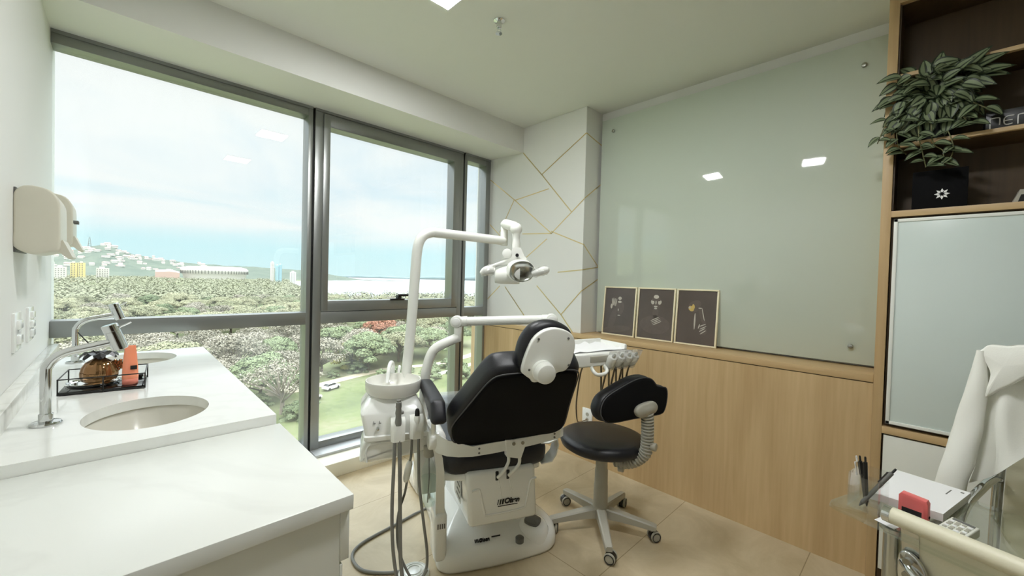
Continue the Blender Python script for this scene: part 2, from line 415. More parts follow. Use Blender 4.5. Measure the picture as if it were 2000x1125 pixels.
# windows: depth 3.05 (room face) to 3.16
def window(n, x0, x1, jl, jr, sash=False):
    """x0..x1 outer; jl, jr widths of the left/right stiles"""
    w = thing('window_%d' % n, ((x0+x1)/2, 3.1, .1), **ST)
    f = MB()
    for a, b in ((x0, x0+jl), (x1-jr, x1)):
        if b > a: f.box((a, 3.05, .1), (b, 3.17, 2.566), .002)
    f.box((x0, 3.0535, 2.497), (x1, 3.169, 2.57), .002)
    f.box((x0+.001, 3.045, 2.545), (x1-.001, 3.06, 2.5645))
    f.box((x0+.0005, 3.0515, 1.028), (x1-.0005, 3.1685, 1.113), .002)
    f.box((x0+.0007, 3.062, .1), (x1-.0007, 3.168, .165), .002)
    f.build('frame', 'alud', w)
    f = MB().box((x0, 2.935, .0985), (x1, 3.07, .117), .003)
    f.build('sill', 'alu', w)
    MB().box((x0+jl-.01, 3.128, .15), (x1-jr+.01, 3.134, 1.04)).build('pane', 'pane', w, smooth=0)
    if not sash:
        MB().box((x0+jl-.01, 3.128, 1.10), (x1-jr+.01, 3.134, 2.51)).build('pane', 'pane', w, smooth=0)
    else:
        s = MB(); a, b = x0+jl-.002, x1-jr+.002
        for q in (((a, 3.04, 1.12), (a+.046, 3.15, 2.535)), ((b-.068, 3.04, 1.12), (b, 3.15, 2.535)), ((a+.001, 3.0412, 2.45), (b-.001, 3.149, 2.534)), ((a+.001, 3.0412, 1.118), (b-.001, 3.149, 1.195))):
            s.box(*q, .002)
        so = s.build('sash', 'alud', w)
        MB().box((a+.03, 3.128, 1.18), (b-.03, 3.134, 2.46)).build('pane', 'pane', w, smooth=0)
        h = MB()
        h.box((1.575, 3.018, 1.192), (1.70, 3.045, 1.207), .006)
        h.box((1.625, 2.992, 1.203), (1.655, 3.04, 1.236), .005)
        h.box((1.622, 2.978, 1.226), (1.75, 3.005, 1.245), .007)
        h.build('handle', 'black', w)
    return w
window(1, -.252, .970, 0, .028)
window(2, .986, 2.296, .058, .046, True)
window(3, 2.312, 2.66, .03, .085)
for i, (a, b) in enumerate(((.970, .986), (2.296, 2.312))):
    MB().box((a, 3.068, .1), (b, 3.17, 2.566)).build('trim_%d' % (4+i), 'gasket', **ST)

# ceiling fittings
def led(x, y, label):
    t = thing('ceiling_light', (x, y, 2.767), label, 'ceiling light', 'recessed square ceiling lights')
    f = MB()
    for a, b in (((-.13, -.13), (.13, -.118)), ((-.13, .118), (.13, .13)), ((-.13, -.118), (-.118, .118)), ((.118, -.118), (.13, .118))):
        f.box((x+a[0], y+a[1], 2.762), (x+b[0], y+b[1], 2.769))
    f.build('frame', 'white_pl', t)
    MB().box((x-.118, y-.118, 2.764), (x+.118, y+.118, 2.768)).build('diffuser', 'led', t)
led(1.085, 1.645, 'square recessed ceiling light glowing at the top edge, near the sprinkler')
led(1.02, .34, 'square ceiling light seen only mirrored in window glass and by the shelving')
t = thing('ceiling_sprinkler', (1.447, 1.64, 2.767), 'small chrome fire sprinkler head hanging from the ceiling', 'sprinkler')
c = V((1.447, 1.64, 0))
MB().lathe([(.03, 2.767), (.03, 2.764), (.012, 2.758), (.010, 2.745), (.014, 2.742), (.014, 2.728), (.008, 2.724)], c).build('body', 'chrome', t)
b = MB()
for sx in (-1, 1): b.tube([c+V((sx*.008, 0, 2.728)), c+V((sx*.014, 0, 2.716)), c+V((sx*.004, 0, 2.700))], .0022, 6)
b.build('yoke', 'chrome', t)
MB().lathe([(.004, 2.706), (.018, 2.700), (.018, 2.697), (.003, 2.698)], c).build('deflector', 'chrome', t)

# back-painted glass board on the right wall with four standoffs
t = thing('glass_board', (2.82, 1.04, .975), 'large pale green glass board bolted to the right wall above the oak ledge', 'glass board')
MB().box((2.812, .17, .984), (2.822, 1.885, 2.692), .001).build('glass', 'boardg', t)
for y, z in ((1.776, 2.587), (.267, 2.563), (.275, 1.075), (1.776, 1.075)):
    MB().cyl((2.796, y, z), (2.8505, y, z), .012, bev=.003).build('standoff', 'steel', t)

# paper towel and soap dispensers on the left wall
def dispenser(y0, w, dz, label, soap=False):
    t = thing('paper_dispenser', (-.252, y0+w/2, 1.42+dz), label, 'dispenser')
    o = V((-.252, y0, 1.38+dz))
    prof = [(0, .07), (0, .12), (0, .17), (0, .22), (.003, .25), (.021, .271), (.051, .274), (.083, .263), (.100, .235), (.104, .2), (.104, .085), (.098, .06), (.083, .055), (.038, .045)]
    MB().pillow(prof, o, V((1, 0, 0)), V((0, 0, 1)), V((0, 1, 0)), 0, w, r=.007, sm=3).build('cover', 'cream_pl', t)
    MB().add([o+V(q) for q in ((.085, .02, .07), (.108, .02, .10), (.132, .02, .04), (.122, .02, .034), (.085, w-.02, .07), (.108, w-.02, .10), (.132, w-.02, .04), (.122, w-.02, .034))],
             [(0, 1, 2, 3), (4, 7, 6, 5), (0, 4, 5, 1), (1, 5, 6, 2), (2, 6, 7, 3), (3, 7, 4, 0)]).build('chute', 'cream_pl', t, smooth=0)
    MB().box(o+V((-.001, .01, .05)), o+V((.006, w-.01, .265)), .002).build('back_plate', 'grey_pd', t)
    if soap:
        [MB().cyl(o+V((.100, q, .16)), o+V((.120, q, .16)), .007).build('nozzle', 'grey_pd', t) for q in (.02, .06)]
dispenser(2.09, .24, .04-.04, 'large cream paper towel dispenser on the left wall, nearer the camera')
dispenser(2.60, .22, .045, 'smaller looking cream dispenser half hidden behind the first, next to the window', True)

def plate(y0, y1, label, kind):
    t = thing('switch_plate', (-.252, (y0+y1)/2, 1.1), label, 'switch plate')
    MB().box((-.254, y0, 1.098), (-.244, y1, 1.228), .003).build('cover_plate', 'white_pl', t)
    for k, (z, h) in enumerate(((1.115, .026), (1.150, .026), (1.185, .026)) if kind else ((1.122, .03), (1.172, .03))):
        MB().box((-.246, y0+.03, z), (-.236, y1-.03, z+h), .003).build('rocker' if kind else 'socket', 'white_pl', t)
plate(2.07, 2.19, 'white socket plate on the left wall, the one nearer the camera', 0)
plate(2.35, 2.47, 'white switch plate on the left wall, the one closer to the window', 1)
t = thing('wall_outlet', (2.597, 1.79, .36), 'white power outlet low on the oak panelling behind the stool', 'outlet')
MB().box((2.586, 1.748, .29), (2.599, 1.838, .409), .003).build('cover_plate', 'white_pl', t)
for z in (.325, .365): MB().cyl((2.583, 1.79, z), (2.59, 1.79, z), .014).build('socket', 'grey_pl', t)
# ------------------------------------------------------------------ washbasin counter
Z1 = .946
t = thing('washbasin_counter', (.05, 2.15, 0), 'white marble washbasin counter with two oval basins along the left wall under the window', 'washbasin counter')
def slab(mb, x0, x1, y0, y1, cx, cy, a, b, z0, z1):
    n = 64; outer = []; inner = []
    for k in range(n):
        th = 2*PI*k/n; c, s_ = math.cos(th), math.sin(th)
        inner.append((cx+a*c, cy+b*s_))
        rx = (x1-cx if c > 0 else cx-x0)/max(abs(c), 1e-6); ry = (y1-cy if s_ > 0 else cy-y0)/max(abs(s_), 1e-6)
        q = min(rx, ry); outer.append((cx+c*q, cy+s_*q))
    for X, Y in ((x0, y0), (x1, y0), (x1, y1), (x0, y1)):
        k = min(range(n), key=lambda i: (outer[i][0]-X)**2+(outer[i][1]-Y)**2); outer[k] = (X, Y)
    rs = [[(p[0], p[1], z0) for p in inner], [(p[0], p[1], z0) for p in outer], [(p[0], p[1], z1) for p in outer], [(p[0], p[1], z1) for p in inner], [(p[0], p[1], z0) for p in inner]]
    mb.rings(rs, cap=False)
m_ = MB()
BAS = ((.068, 1.665), (.066, 2.70))
slab(m_, -.245, .350, 1.391, 2.17, *BAS[0], .147, .177, Z1-.032, Z1)
slab(m_, -.245, .350, 2.17, 2.931, *BAS[1], .147, .177, Z1-.032, Z1)
m_.build('marble_top', 'marble', t, smooth=30)
MB().box((-.251, 1.362, Z1-.0285), (-.216, 3.045, 1.0), .003).build('backsplash', 'marble2', t)
for cx, cy in BAS:
    pr = [(1.06, -.0325), (1.05, -.036), (1.0, -.05), (.9, -.10), (.7, -.135), (.35, -.15), (.06, -.152)]
    pr2 = [(.06, -.162), (.4, -.16), (.75, -.145), (.98, -.10), (1.08, -.05), (1.1, -.0325)]
    s_ = MB().lathe([(r*.147, z) for r, z in pr+pr2], (cx, cy, Z1), seg=48, sy=.177/.147, cap=False).build('basin', 'ceramic', t, smooth=60)
    MB().lathe([(.002, .003), (.018, .003), (.02, 0), (.016, -.002)], (cx, cy, Z1-.152)).build('drain', 'chrome', s_)
MB().box((-.245, 1.46, .08), (.335, 2.9, Z1-.18)).build('cabinet_body', 'white_lam', t)
MB().box((.33, 1.40, .08), (.342, 2.9, Z1-.033), .002).build('apron', 'white_lam', t)

# white drawer cabinet in the foreground (continuing to the near end of the wall)
Z2 = .917
t = thing('drawer_cabinet', (.05, 1.1, 0), 'long white drawer cabinet in the foreground, one step lower than the marble counter', 'drawer cabinet')
MB().box((-.251, .835, Z2-.032), (.360, 1.390, Z2), .002).build('cabinet_top', 'lam_top', t)
MB().box((-.251, .852, .09), (.338, 1.385, Z2-.034)).build('cabinet_body', 'white_lam', t)
for a, b, x in ((.772, .882, .358), (.44, .766, .345), (.10, .434, .345)):
    d = MB().box((.3385, .850, a), (x, 1.386, b), .002).build('drawer', 'white_lam', t)
    MB().box((x-.002, .87, a+.004), (x+.003, 1.37, a+.010), .001).build('finger_pull', 'alu', d)
MB().box((-.251, .88, 0), (.30, 1.37, .092)).build('plinth', 'grey_pl', t)

# taps
def tap(y, label):
    x = -.145
    t = thing('faucet', (x, y, Z1), label, 'faucet', 'chrome basin faucets')
    p = lambda q: (q[0], y, q[1])
    MB().lathe([(.031, 0), (.032, .004), (.030, .008), (.0145, .010), (.0145, .03), (.012, .032)], (x, y, Z1)).build('base_flange', 'chrome', t, smooth=30)
    MB().tube([p(q) for q in ((x, .975), (x, 1.09), (x+.003, 1.107), (x+.012, 1.124), (x+.03, 1.139), (x+.052, 1.147), (x+.09, 1.155), (-.017, 1.164))], .0115, 20, smooth=4).build('spout', 'chrome', t)
    a, b = V((-.022, y, 1.216)), V((.003, y, 1.141)); d = (b-a).normalized()
    v = MB().tube([a, a+d*.002, a+d*.020, a+d*.0205, a+d*.022, a+d*.0225, b-d*.002, b], [.0165, .019, .019, .018, .018, .019, .019, .017], 28).build('valve_body', 'chrome', t, smooth=30)
    MB().tube([(-.004, y, 1.205), (.008, y, 1.212), (.026, y, 1.222)], [.0026, .0024, .0024], 8).build('lever', 'chrome', v)
tap(1.69, 'chrome faucet with angled spout at the basin nearer the camera')
tap(2.73, 'chrome faucet with angled spout at the basin by the window')

# black wire tray and its contents
t = thing('wire_tray', (-.04, 2.12, Z1), 'black rectangular vanity tray with thin wire railing on the marble counter', 'tray')
o = V((-.149, 2.034, Z1)); ex = V((.218, -.034, 0)); ey = V((.014, .19, 0))
ax = (ex.normalized(), ey.normalized(), V((0, 0, 1)))
cc = o+ex*.5+ey*.5
MB().obox(cc+V((0, 0, .007)), (ex.length, ey.length, .010), ax, .002).build('base', 'trayg', t)
r = MB()
for z in (.056,):
    P_ = [o+V((0, 0, z)), o+ex+V((0, 0, z)), o+ex+ey+V((0, 0, z)), o+ey+V((0, 0, z))]
    for i in range(4): r.tube([P_[i], P_[(i+1) % 4]], .0022, 6)
for q in (o, o+ex, o+ex+ey, o+ey, o+ex*.5, o+ex*.5+ey): r.tube([q+V((0, 0, .002)), q+V((0, 0, .058))], .0022, 6)
r.build('railing', 'black', t)
pl = thing('mirror_plate', (-.068, 2.13, Z1+.012), 'round mirrored plate with bead rim lying in the wire tray', 'plate')
MB().lathe([(.02, .012), (.066, .012), (.070, .016), (.072, .022), (.069, .023), (.064, .018), (.02, .0175)], (-.068, 2.13, Z1), seg=40, lobes=40, amp=.02).build('dish', 'mirror', pl)
t = thing('diffuser_vase', (-.052, 2.128, Z1+.018), 'squat ribbed amber glass vase with black bow top on mirrored plate', 'vase')
MB().lathe([(.02, .0185), (.036, .02), (.045, .026), (.050, .04), (.0505, .055), (.046, .075), (.036, .092), (.024, .1), (.016, .105), (.013, .118)], (-.052, 2.128, Z1), seg=72, lobes=12, amp=.05).build('bowl', 'amber', t, smooth=60)
b = MB()
for k in range(7):
    a = k*2*PI/7+.3; q = V((-.052, 2.128, Z1+.108)); d = V((math.cos(a), math.sin(a), 0)); n = V((-d.y, d.x, 0))
    b.rings([[q+d*u+n*w_*(.5 if u < .01 or u > .045 else 1)+V((0, 0, h)) for w_, h in ((-.014, hh), (0, hh+.008), (.014, hh), (0, hh-.003))] for u, hh in ((.002, .0), (.02, .014), (.04, .014), (.052, .002))])
b.sphere((-.052, 2.128, Z1+.116), .018, 12, 8)
b.build('bow', 'black', t)
MB().tube([(-.052, 2.128, Z1+.10), (-.082, 2.13, Z1+.165), (-.108, 2.132, Z1+.205)], .0018, 6).build('reed', 'black', t)
fl = MB()
for k in range(16):
    a = k*2.4; rr = .004+.016*(k/16); fl.sphere((.0+rr*math.cos(a), 2.118, Z1+.078+rr*math.sin(a)), .006, 7, 5)
fl.build('beads', 'amber', t)
t = thing('soap_tube', (.030, 2.05, Z1+.012), 'upright coral orange translucent tube standing in the wire tray', 'tube')
def tubesec(z, w, d): return [(.030+w*math.cos(2*PI*k/24), 2.05+d*math.sin(2*PI*k/24), Z1+z) for k in range(24)]
MB().rings([tubesec(.032, .0225, .014), tubesec(.04, .0228, .0145), tubesec(.075, .0215, .013), tubesec(.12, .018, .008), tubesec(.150, .0155, .003), tubesec(.156, .015, .002)]).build('body', 'orange', t)
MB().rings([tubesec(.012, .021, .014), tubesec(.014, .0222, .0148), tubesec(.030, .0222, .0148), tubesec(.032, .021, .014)]).build('cap', 'orangec', t)
MB().box((.030, 2.034, Z1+.068), (.048, 2.0365, Z1+.082)).build('label_patch', 'ink', t, smooth=0)
t = thing('comb', (.05, 2.13, Z1+.012), 'small black item lying at the back of the wire tray', 'comb')
MB().obox((.045, 2.165, Z1+.018), (.05, .016, .012), (V((1, .2, 0)), V((-.2, 1, 0)), V((0, 0, 1))), .004).build('body', 'black', t)
# ------------------------------------------------------------------ dental chair (local frame: w across, l along, z up)
CO, CW, CL, CZ = V((1.344, 1.431, 0)), V((.9105, -.4135, 0)), V((.4135, .9105, 0)), V((0, 0, 1))
FR = (CO, CW, CL, CZ)
t = thing('dental_chair', CO, 'black upholstered dental chair with white base seen from behind', 'dental chair')
base = [(-.30, .04), (-.285, -.01), (-.22, -.04), (0, -.05), (.22, -.035), (.30, -.005), (.335, .05), (.345, .13), (.31, .28), (.25, .45), (.235, .8), (.22, .98), (.15, 1.03), (-.25, 1.05), (-.335, 1.0), (-.335, .85), (-.285, .6), (-.275, .35), (-.295, .15)]
def ringz(out, f, z, cy=.42, cx=-.01, fy=None): return [(cx+(p[0]-cx)*f, cy+(p[1]-cy)*(fy or f), z) for p in out]
def catmull(out, sm):
    Q = []; n = len(out)
    for i in range(n):
        a, b_, c, d = [V((out[(i+k) % n][0], out[(i+k) % n][1])) for k in (-1, 0, 1, 2)]
        for q in range(sm):
            u = q/sm; Q.append(.5*((2*b_)+(c-a)*u+(2*a-5*b_+4*c-d)*u*u+(3*b_-a-3*c+d)*u**3))
    return Q
bo = catmull(base, 4)
b = MB(FR)
b.rings([ringz(bo, f, z) for f, z in ((.96, 0), (.985, .004), (1.0, .02), (1.0, .055), (.99, .075), (.965, .092), (.92, .106), (.80, .128), (.62, .155), (.50, .175), (.42, .20), (.36, .26))])
bs = b.build('base', 'white_pl', t, smooth=50)
p = MB(FR)
p.lathe([(.085, .07), (.083, .105), (.072, .128), (.055, .138), (.02, .14)], (.205, .055, 0), (-.05, -.12, 1), sx=1, sy=1)
p.build('pedal_housing', 'white_pl', bs, smooth=50)
p = MB(FR); p.lathe([(.046, .136), (.047, .145), (.040, .151), (.012, .153)], (.205, .055, 0), (-.05, -.12, 1), seg=40, lobes=4, amp=-.12)
p.build('joystick_pedal', 'grey_pd', bs)
p = MB(FR); p.lathe([(.020, .10), (.021, .122), (.014, .128), (.003, .129)], (.095, -.045, 0)); p.build('button', 'grey_pd', bs)
p = MB(FR); p.lathe([(.018, .10), (.018, .124), (.012, .128), (.003, .129)], (.185, .165, 0)); p.build('button', 'grey_pd', bs)
# column and tower
MB(FR).box((-.13, .12, .13), (.09, .42, .40), .03, 3).build('column', 'white_pl', t)
tw = MB(FR)
def tsec(l, z0, z1, wt=0): return [(-.175-wt*.8, l, z0), (.168, l, z0+.012), (.145+wt, l, z1), (-.198, l, z1)]
prof = [(-.100, .245), (-.095, .50), (.46, .50), (.46, .15), (.06, .232)]
bm = bmesh.new()
vs = [[bm.verts.new((w_*(1 if z < .3 else 1.0)+(.012 if z < .3 else -.004), l, z)) for l, z in prof] for w_ in (-.188, .150)]
bm.faces.new(vs[0]); bm.faces.new(vs[1][::-1])
for i in range(5): bm.faces.new((vs[0][i], vs[1][i], vs[1][(i+1) % 5], vs[0][(i+1) % 5]))
bmesh.ops.recalc_face_normals(bm, faces=bm.faces[:]); bmesh.ops.bevel(bm, geom=bm.edges[:], offset=.02, segments=3, affect='EDGES', profile=.5)
two = tw.addbm(bm).build('tower', 'white_pl', t)
r = MB(FR)
def on_rear(w_, z): return (w_, -.1005+(z-.25)*.02, z)
r.tube([on_rear(*q) for q in ((-.165, .415), (-.135, .420), (-.125, .40), (-.105, .315), (-.085, .295), (.075, .300), (.10, .322), (.118, .41), (.13, .432), (.15, .437))], (.005), 8, smooth=5)
r.tube([on_rear(*q) for q in ((-.04, .455), (-.028, .40), (-.022, .365))], .0022, 6); r.tube([on_rear(*q) for q in ((.012, .455), (.026, .40), (.034, .372))], .0022, 6)
r.build('embossed_line', 'white_pl', two)
for w_ in (-.047, .007): MB(FR).box((w_-.008, -.099, .448), (w_+.008, -.090, .492), .006).build('slot', 'black', two)
en = -CL; er = CW; eu = V((0, 0, 1))
def wp(w_, l, z): return CO+CW*w_+CL*l+CZ*z
tm = MB()
tm.add(*text_mb('Olsen', .034, wp(.028, -.1003, .347), er, eu, en, shear=.18, bold=.0012, spacing=.92))
for k, wd in enumerate((.0035, .006, .0085)):
    c = wp(-.040+k*.012, -.1003, .347); sh = V((er.x*.2, er.y*.2, 1))
    tm.obox(c, (wd, .024, .0016), (er, sh, en))
tm.obox(wp(.008, -.1003, .3275), (.098, .003, .0014), (er, eu, en))
tm.build('lettering', 'ink', two, smooth=0)
tm = MB()
d2 = V((0, 0, 1)); bn = (-CL*.25+CZ).normalized(); bu = (CL+CZ*.25).normalized()
tm.add(*text_mb('Olsen', .022, wp(-.075, -.006, .1192), er, bu, bn, shear=.2, bold=.0008, depth=.004))
for k in range(3): tm.obox(wp(-.119+k*.007, -.006, .120), (.0045, .016, .006), (er, bu, bn))
tm.obox(wp(-.012, .004, .120), (.045, .003, .006), (er, bu, bn))
tm.build('lettering', 'ink', bs, smooth=0)
# rating stickers on the left flank of the tower
st = MB(FR)
st.box((-.1915, .02, .30), (-.1895, .16, .47))
st.build('rating_sticker', 'paper', two, smooth=0)
st = MB(FR)
for k in range(5): st.box((-.1925, .035, .315+k*.028), (-.1905, .11-.015*(k % 2), .323+k*.028))
st.build('sticker_print', 'grey_pd', two, smooth=0)
MB(FR).box((-.318, -.022, .06), (-.258, .12, .288), .02, 3).build('strap_mount', 'white_pl', t)
st = MB(FR); st.box((-.310, -.0235, .215), (-.264, -.0215, .252)); st.build('warning_sticker', 'paper', bs, smooth=0)
st = MB(FR)
for k in range(4): st.box((-.306+k*.010, -.0245, .222), (-.300+k*.010, -.0225, .245))
st.build('sticker_print', 'grey_pd', bs, smooth=0)
# seat
seat = [(-.27, -.06), (-.12, -.085), (.10, -.085), (.215, -.05), (.25, .1), (.24, .45), (.20, .85), (.15, .98), (.0, 1.0), (-.2, .99), (-.27, .93), (-.30, .5), (-.305, .1)]
sx = V((1, 0, 0)); sl = V((0, 1, -.035)).normalized(); sn = V((0, .035, 1)).normalized()
so = MB(FR).pillow(seat, (0, 0, .475), sx, sl, sn, .0, .115, r=.045, bulge1=.01, sm=4).build('seat', 'leather', t, smooth=60)
MB(FR).pillow([(-.285, -.02), (.2, -.02), (.22, .4), (.17, .93), (-.2, .94), (-.275, .5)], (0, 0, .44), sx, sl, sn, 0, .04, r=.015, sm=3).build('seat_pan', 'white_pl', t)
MB(FR).pillow([(-.25, .70), (.19, .70), (.165, .97), (.05, 1.01), (-.2, 1.0), (-.265, .93)], (0, 0, .475), sx, sl, sn, .117, .126, r=.004, sm=3).build('foot_cover', 'plastic_film', t)
# backrest
u = (CZ*.388-CL*.353).normalized(); nb = (CW.cross(u)).normalized()   # nb points to the rear
bo_ = wp(0, -.108, .643)
out = [(-.245, .0), (-.283, .05), (-.301, .13), (-.300, .2), (-.272, .30), (-.232, .44), (-.205, .515), (-.17, .545), (-.08, .552), (.05, .554), (.125, .556), (.165, .535), (.185, .47), (.215, .31), (.25, .16), (.263, .08), (.25, .035), (.2, .012), (.0, -.012), (-.16, -.02)]
bk = MB().pillow(out, bo_, CW, u, nb, -.105, .0, r=.032, bulge0=.012, sm=3).build('backrest', 'leather', t, smooth=60)
o2 = [(w_*.945-.001, .012+s_*.935) for w_, s_ in out]
MB().pillow(o2, bo_, CW, u, nb, -.02, .012, r=.010, bulge1=.004, sm=3).build('back_panel', 'blackm', bk, smooth=60)
q = MB(); q.tube([bo_+CW*a+u*s_+nb*.0035 for a, s_ in [(w_*.962-.001, .008+s_*.956) for w_, s_ in out]+[(out[0][0]*.962-.001, .008)]], .0028, 6, smooth=3); q.build('seam_piping', 'piping', bk)
# headrest
u2 = (CZ*.207-CL*.031).normalized(); n2 = CW.cross(u2).normalized(); ho = wp(0, -.49, 1.019)
hc = [(-.085, .02), (-.105, .05), (-.108, .09), (-.098, .14), (-.07, .185), (-.035, .206), (.01, .213), (.055, .204), (.095, .182), (.113, .15), (.118, .10), (.112, .05), (.08, .015), (.0, .005)]
hd = MB().pillow(hc, ho, CW, u2, n2, -.075, -.008, r=.028, bulge0=.01, sm=3).build('headrest', 'leather', t, smooth=60)
pc = [(-.085, .018), (-.098, .035), (-.088, .09), (-.065, .15), (-.03, .182), (.01, .193), (.055, .187), (.092, .168), (.108, .135), (.108, .10), (.098, .055), (.078, .028), (.05, .022), (.035, .012), (.03, -.006), (-.045, -.012), (-.06, .0)]
MB().pillow(pc, ho, CW, u2, n2, -.012, .012, r=.006, bulge1=.006, sm=3).build('back_plate', 'white_sat', hd, smooth=60)
for a, b_ in ((-.072, .04), (-.045, .155), (.075, .155), (.088, .05)): MB().cyl(ho+CW*a+u2*b_+n2*.010, ho+CW*a+u2*b_+n2*.0155, .0045, seg=10).build('screw', 'grey_pd', hd)
kc = ho+CW*-.022+u2*.036
k_ = MB(); k_.cyl(kc+n2*.0, kc+n2*.032, .040, .042, 28, .004); k_.cyl(kc+n2*.03, kc+n2*.062, .041, .037, 28, .006); k_.build('knob', 'white_sat', hd, smooth=30)
MB().obox(wp(-.02, -.415, 1.01), (.05, .02, .12), (CW, u2.cross(CW), u), .006).build('headrest_post', 'chromed', t)
# bracket with arms
br = MB(FR)
br.ribbon([((-.345, .05, .612), (-.345, .05, .692)), ((-.338, -.02, .606), (-.338, -.02, .692)), ((-.318, -.085, .606), (-.318, -.085, .688)), ((-.285, -.115, .602), (-.285, -.115, .672)), ((-.24, -.128, .598), (-.24, -.128, .660)),
           ((-.18, -.132, .594), (-.18, -.132, .640)), ((-.08, -.132, .598), (-.08, -.132, .646)), ((.10, -.132, .612), (.10, -.132, .654)), ((.24, -.130, .628), (.24, -.130, .666)), ((.272, -.115, .632), (.272, -.115, .674)), ((.292, -.07, .634), (.292, -.07, .69)), ((.296, 0, .634), (.296, 0, .685))], .007)
bo2 = br.build('back_bracket', 'white_sat', t, smooth=50)
for w_, z in ((-.148, .627), (-.148, .607), (.222, .655), (.222, .638)): MB(FR).cyl((w_, -.130, z), (w_, -.1395, z), .005, seg=10).build('bolt', 'grey_pd', bo2)
mm = MB(FR); mm.add([(-.025, -.142, .652), (.082, -.142, .645), (.052, -.142, .558), (-.018, -.142, .575), (-.025, -.11, .652), (.082, -.11, .645), (.052, -.11, .558), (-.018, -.11, .575)], [(0, 3, 2, 1), (4, 5, 6, 7), (0, 1, 5, 4), (1, 2, 6, 5), (2, 3, 7, 6), (3, 0, 4, 7)])
mo = mm.build('bracket_mount', 'white_sat', t, smooth=0)
for w_ in (.014, .058): MB(FR).cyl((w_, -.142, .632), (w_, -.146, .632), .008, seg=14).build('bolt', 'steel', mo)
for a, b_ in (((-.004, .572), (-.046, .468)), ((.050, .562), (.008, .470))):
    MB(FR).tube([(a[0], -.128, a[1]), (a[0]-.004, -.134, a[1]-.03), (b_[0]+.014, -.128, b_[1]+.03), (b_[0], -.105, b_[1])], .0075, 10, smooth=5).build('support_arm', 'white_sat', mo)
# left armrest with its post
A = thing('armrest', CO); A.parent = t; A.location = (0, 0, 0)
bm_ = MB(FR)
bm_.pillow([(-.255, .795), (-.268, .815), (-.235, .870), (-.20, .885), (.0, .888), (.13, .885), (.165, .868), (.16, .845), (.10, .835), (-.05, .825), (-.20, .795)], (-.382, 0, 0), V((0, 1, 0)), V((0, 0, 1)), V((1, 0, 0)), 0, .062, r=.018, sm=3)
bm_.build('pad', 'leather', A, smooth=60)
MB(FR).tube([(-.350, -.13, .815), (-.347, -.10, .77), (-.340, -.06, .70), (-.338, -.05, .65)], [.012, .011, .011, .013], 12, smooth=4).build('post', 'white_sat', A)
MB(FR).cyl((-.362, -.04, .648), (-.322, -.04, .648), .040, bev=.008).build('pivot_cap', 'white_sat', A)
MB(FR).ribbon([((-.345, -.045, .64), (-.318, -.045, .64)), ((-.330, -.05, .57), (-.296, -.05, .57)), ((-.322, -.048, .50), (-.286, -.048, .50)), ((-.318, -.03, .40), (-.280, -.03, .40)), ((-.313, .0, .31), (-.272, .0, .31)), ((-.311, .01, .27), (-.270, .01, .27))], .012).build('side_strap', 'white_sat', t, smooth=50)
MB(FR).ribbon([((.19, -.05, .575), (.19, .03, .575)), ((.235, -.055, .572), (.235, .035, .572)), ((.283, -.05, .585), (.283, .03, .585)), ((.290, -.045, .555), (.290, .025, .555)), ((.278, -.045, .51), (.278, .025, .51)), ((.255, -.05, .482), (.255, .03, .482)), ((.20, -.05, .478), (.20, .03, .478))], .006).build('side_handle', 'white_sat', t, smooth=50)

# ------------------------------------------------------------------ cuspidor unit beside the chair
t = thing('cuspidor_unit', wp(-.5, .12, 0), 'white spittoon unit with round bowl and hanging grey suction hoses left of the chair', 'spittoon')
def rr(w0, w1, l0, l1, z, rad=.035, seg=5):
    P_ = []
    for cx, cy, a0 in ((w1-rad, l1-rad, 0), (w0+rad, l1-rad, 90), (w0+rad, l0+rad, 180), (w1-rad, l0+rad, 270)):
        for k in range(seg+1):
            a = R(a0+90*k/seg); P_.append((cx+rad*math.cos(a), cy+rad*math.sin(a), z))
    return P_
b = MB(FR).rings([rr(-.622, -.352, .005, .27, .652, .02), rr(-.632, -.343, -.006, .28, .657, .02), rr(-.634, -.342, -.008, .28, .672, .02), rr(-.634, -.342, -.008, .28, .676, .02), rr(-.628, -.350, .0, .28, .679, .02), rr(-.648, -.372, .008, .28, .768, .022), rr(-.648, -.374, .012, .28, .776, .024), rr(-.620, -.405, .05, .26, .828, .05), rr(-.60, -.42, .065, .25, .836, .05)])
bd = b.build('body', 'white_pl', t, smooth=28)
bw = MB(FR).lathe([(.105, .826), (.118, .834), (.127, .850), (.1285, .888), (.127, .894), (.123, .894), (.121, .886), (.114, .855), (.09, .841), (.015, .8385)], (-.503, .135, 0), seg=48).build('bowl', 'bowl', t, smooth=50)
MB(FR).lathe([(.015, .8385), (.02, .841), (.013, .843), (.002, .844)], (-.503, .135, 0)).build('drain', 'chrome', bw)
sp = MB(FR)
sp.tube([(-.50, .285, .80), (-.50, .28, .905), (-.502, .265, .940), (-.512, .235, .952), (-.522, .195, .935), (-.530, .165, .885), (-.532, .155, .872)], [.012, .011, .010, .010, .010, .009, .008], 12, smooth=5)
sp.build('water_spout', 'white_pl', t)
MB(FR).tube([(-.47, .285, .80), (-.47, .28, .90), (-.468, .262, .925), (-.470, .235, .925), (-.474, .225, .90)], .007, 10, smooth=5).build('cup_filler', 'white_pl', t)
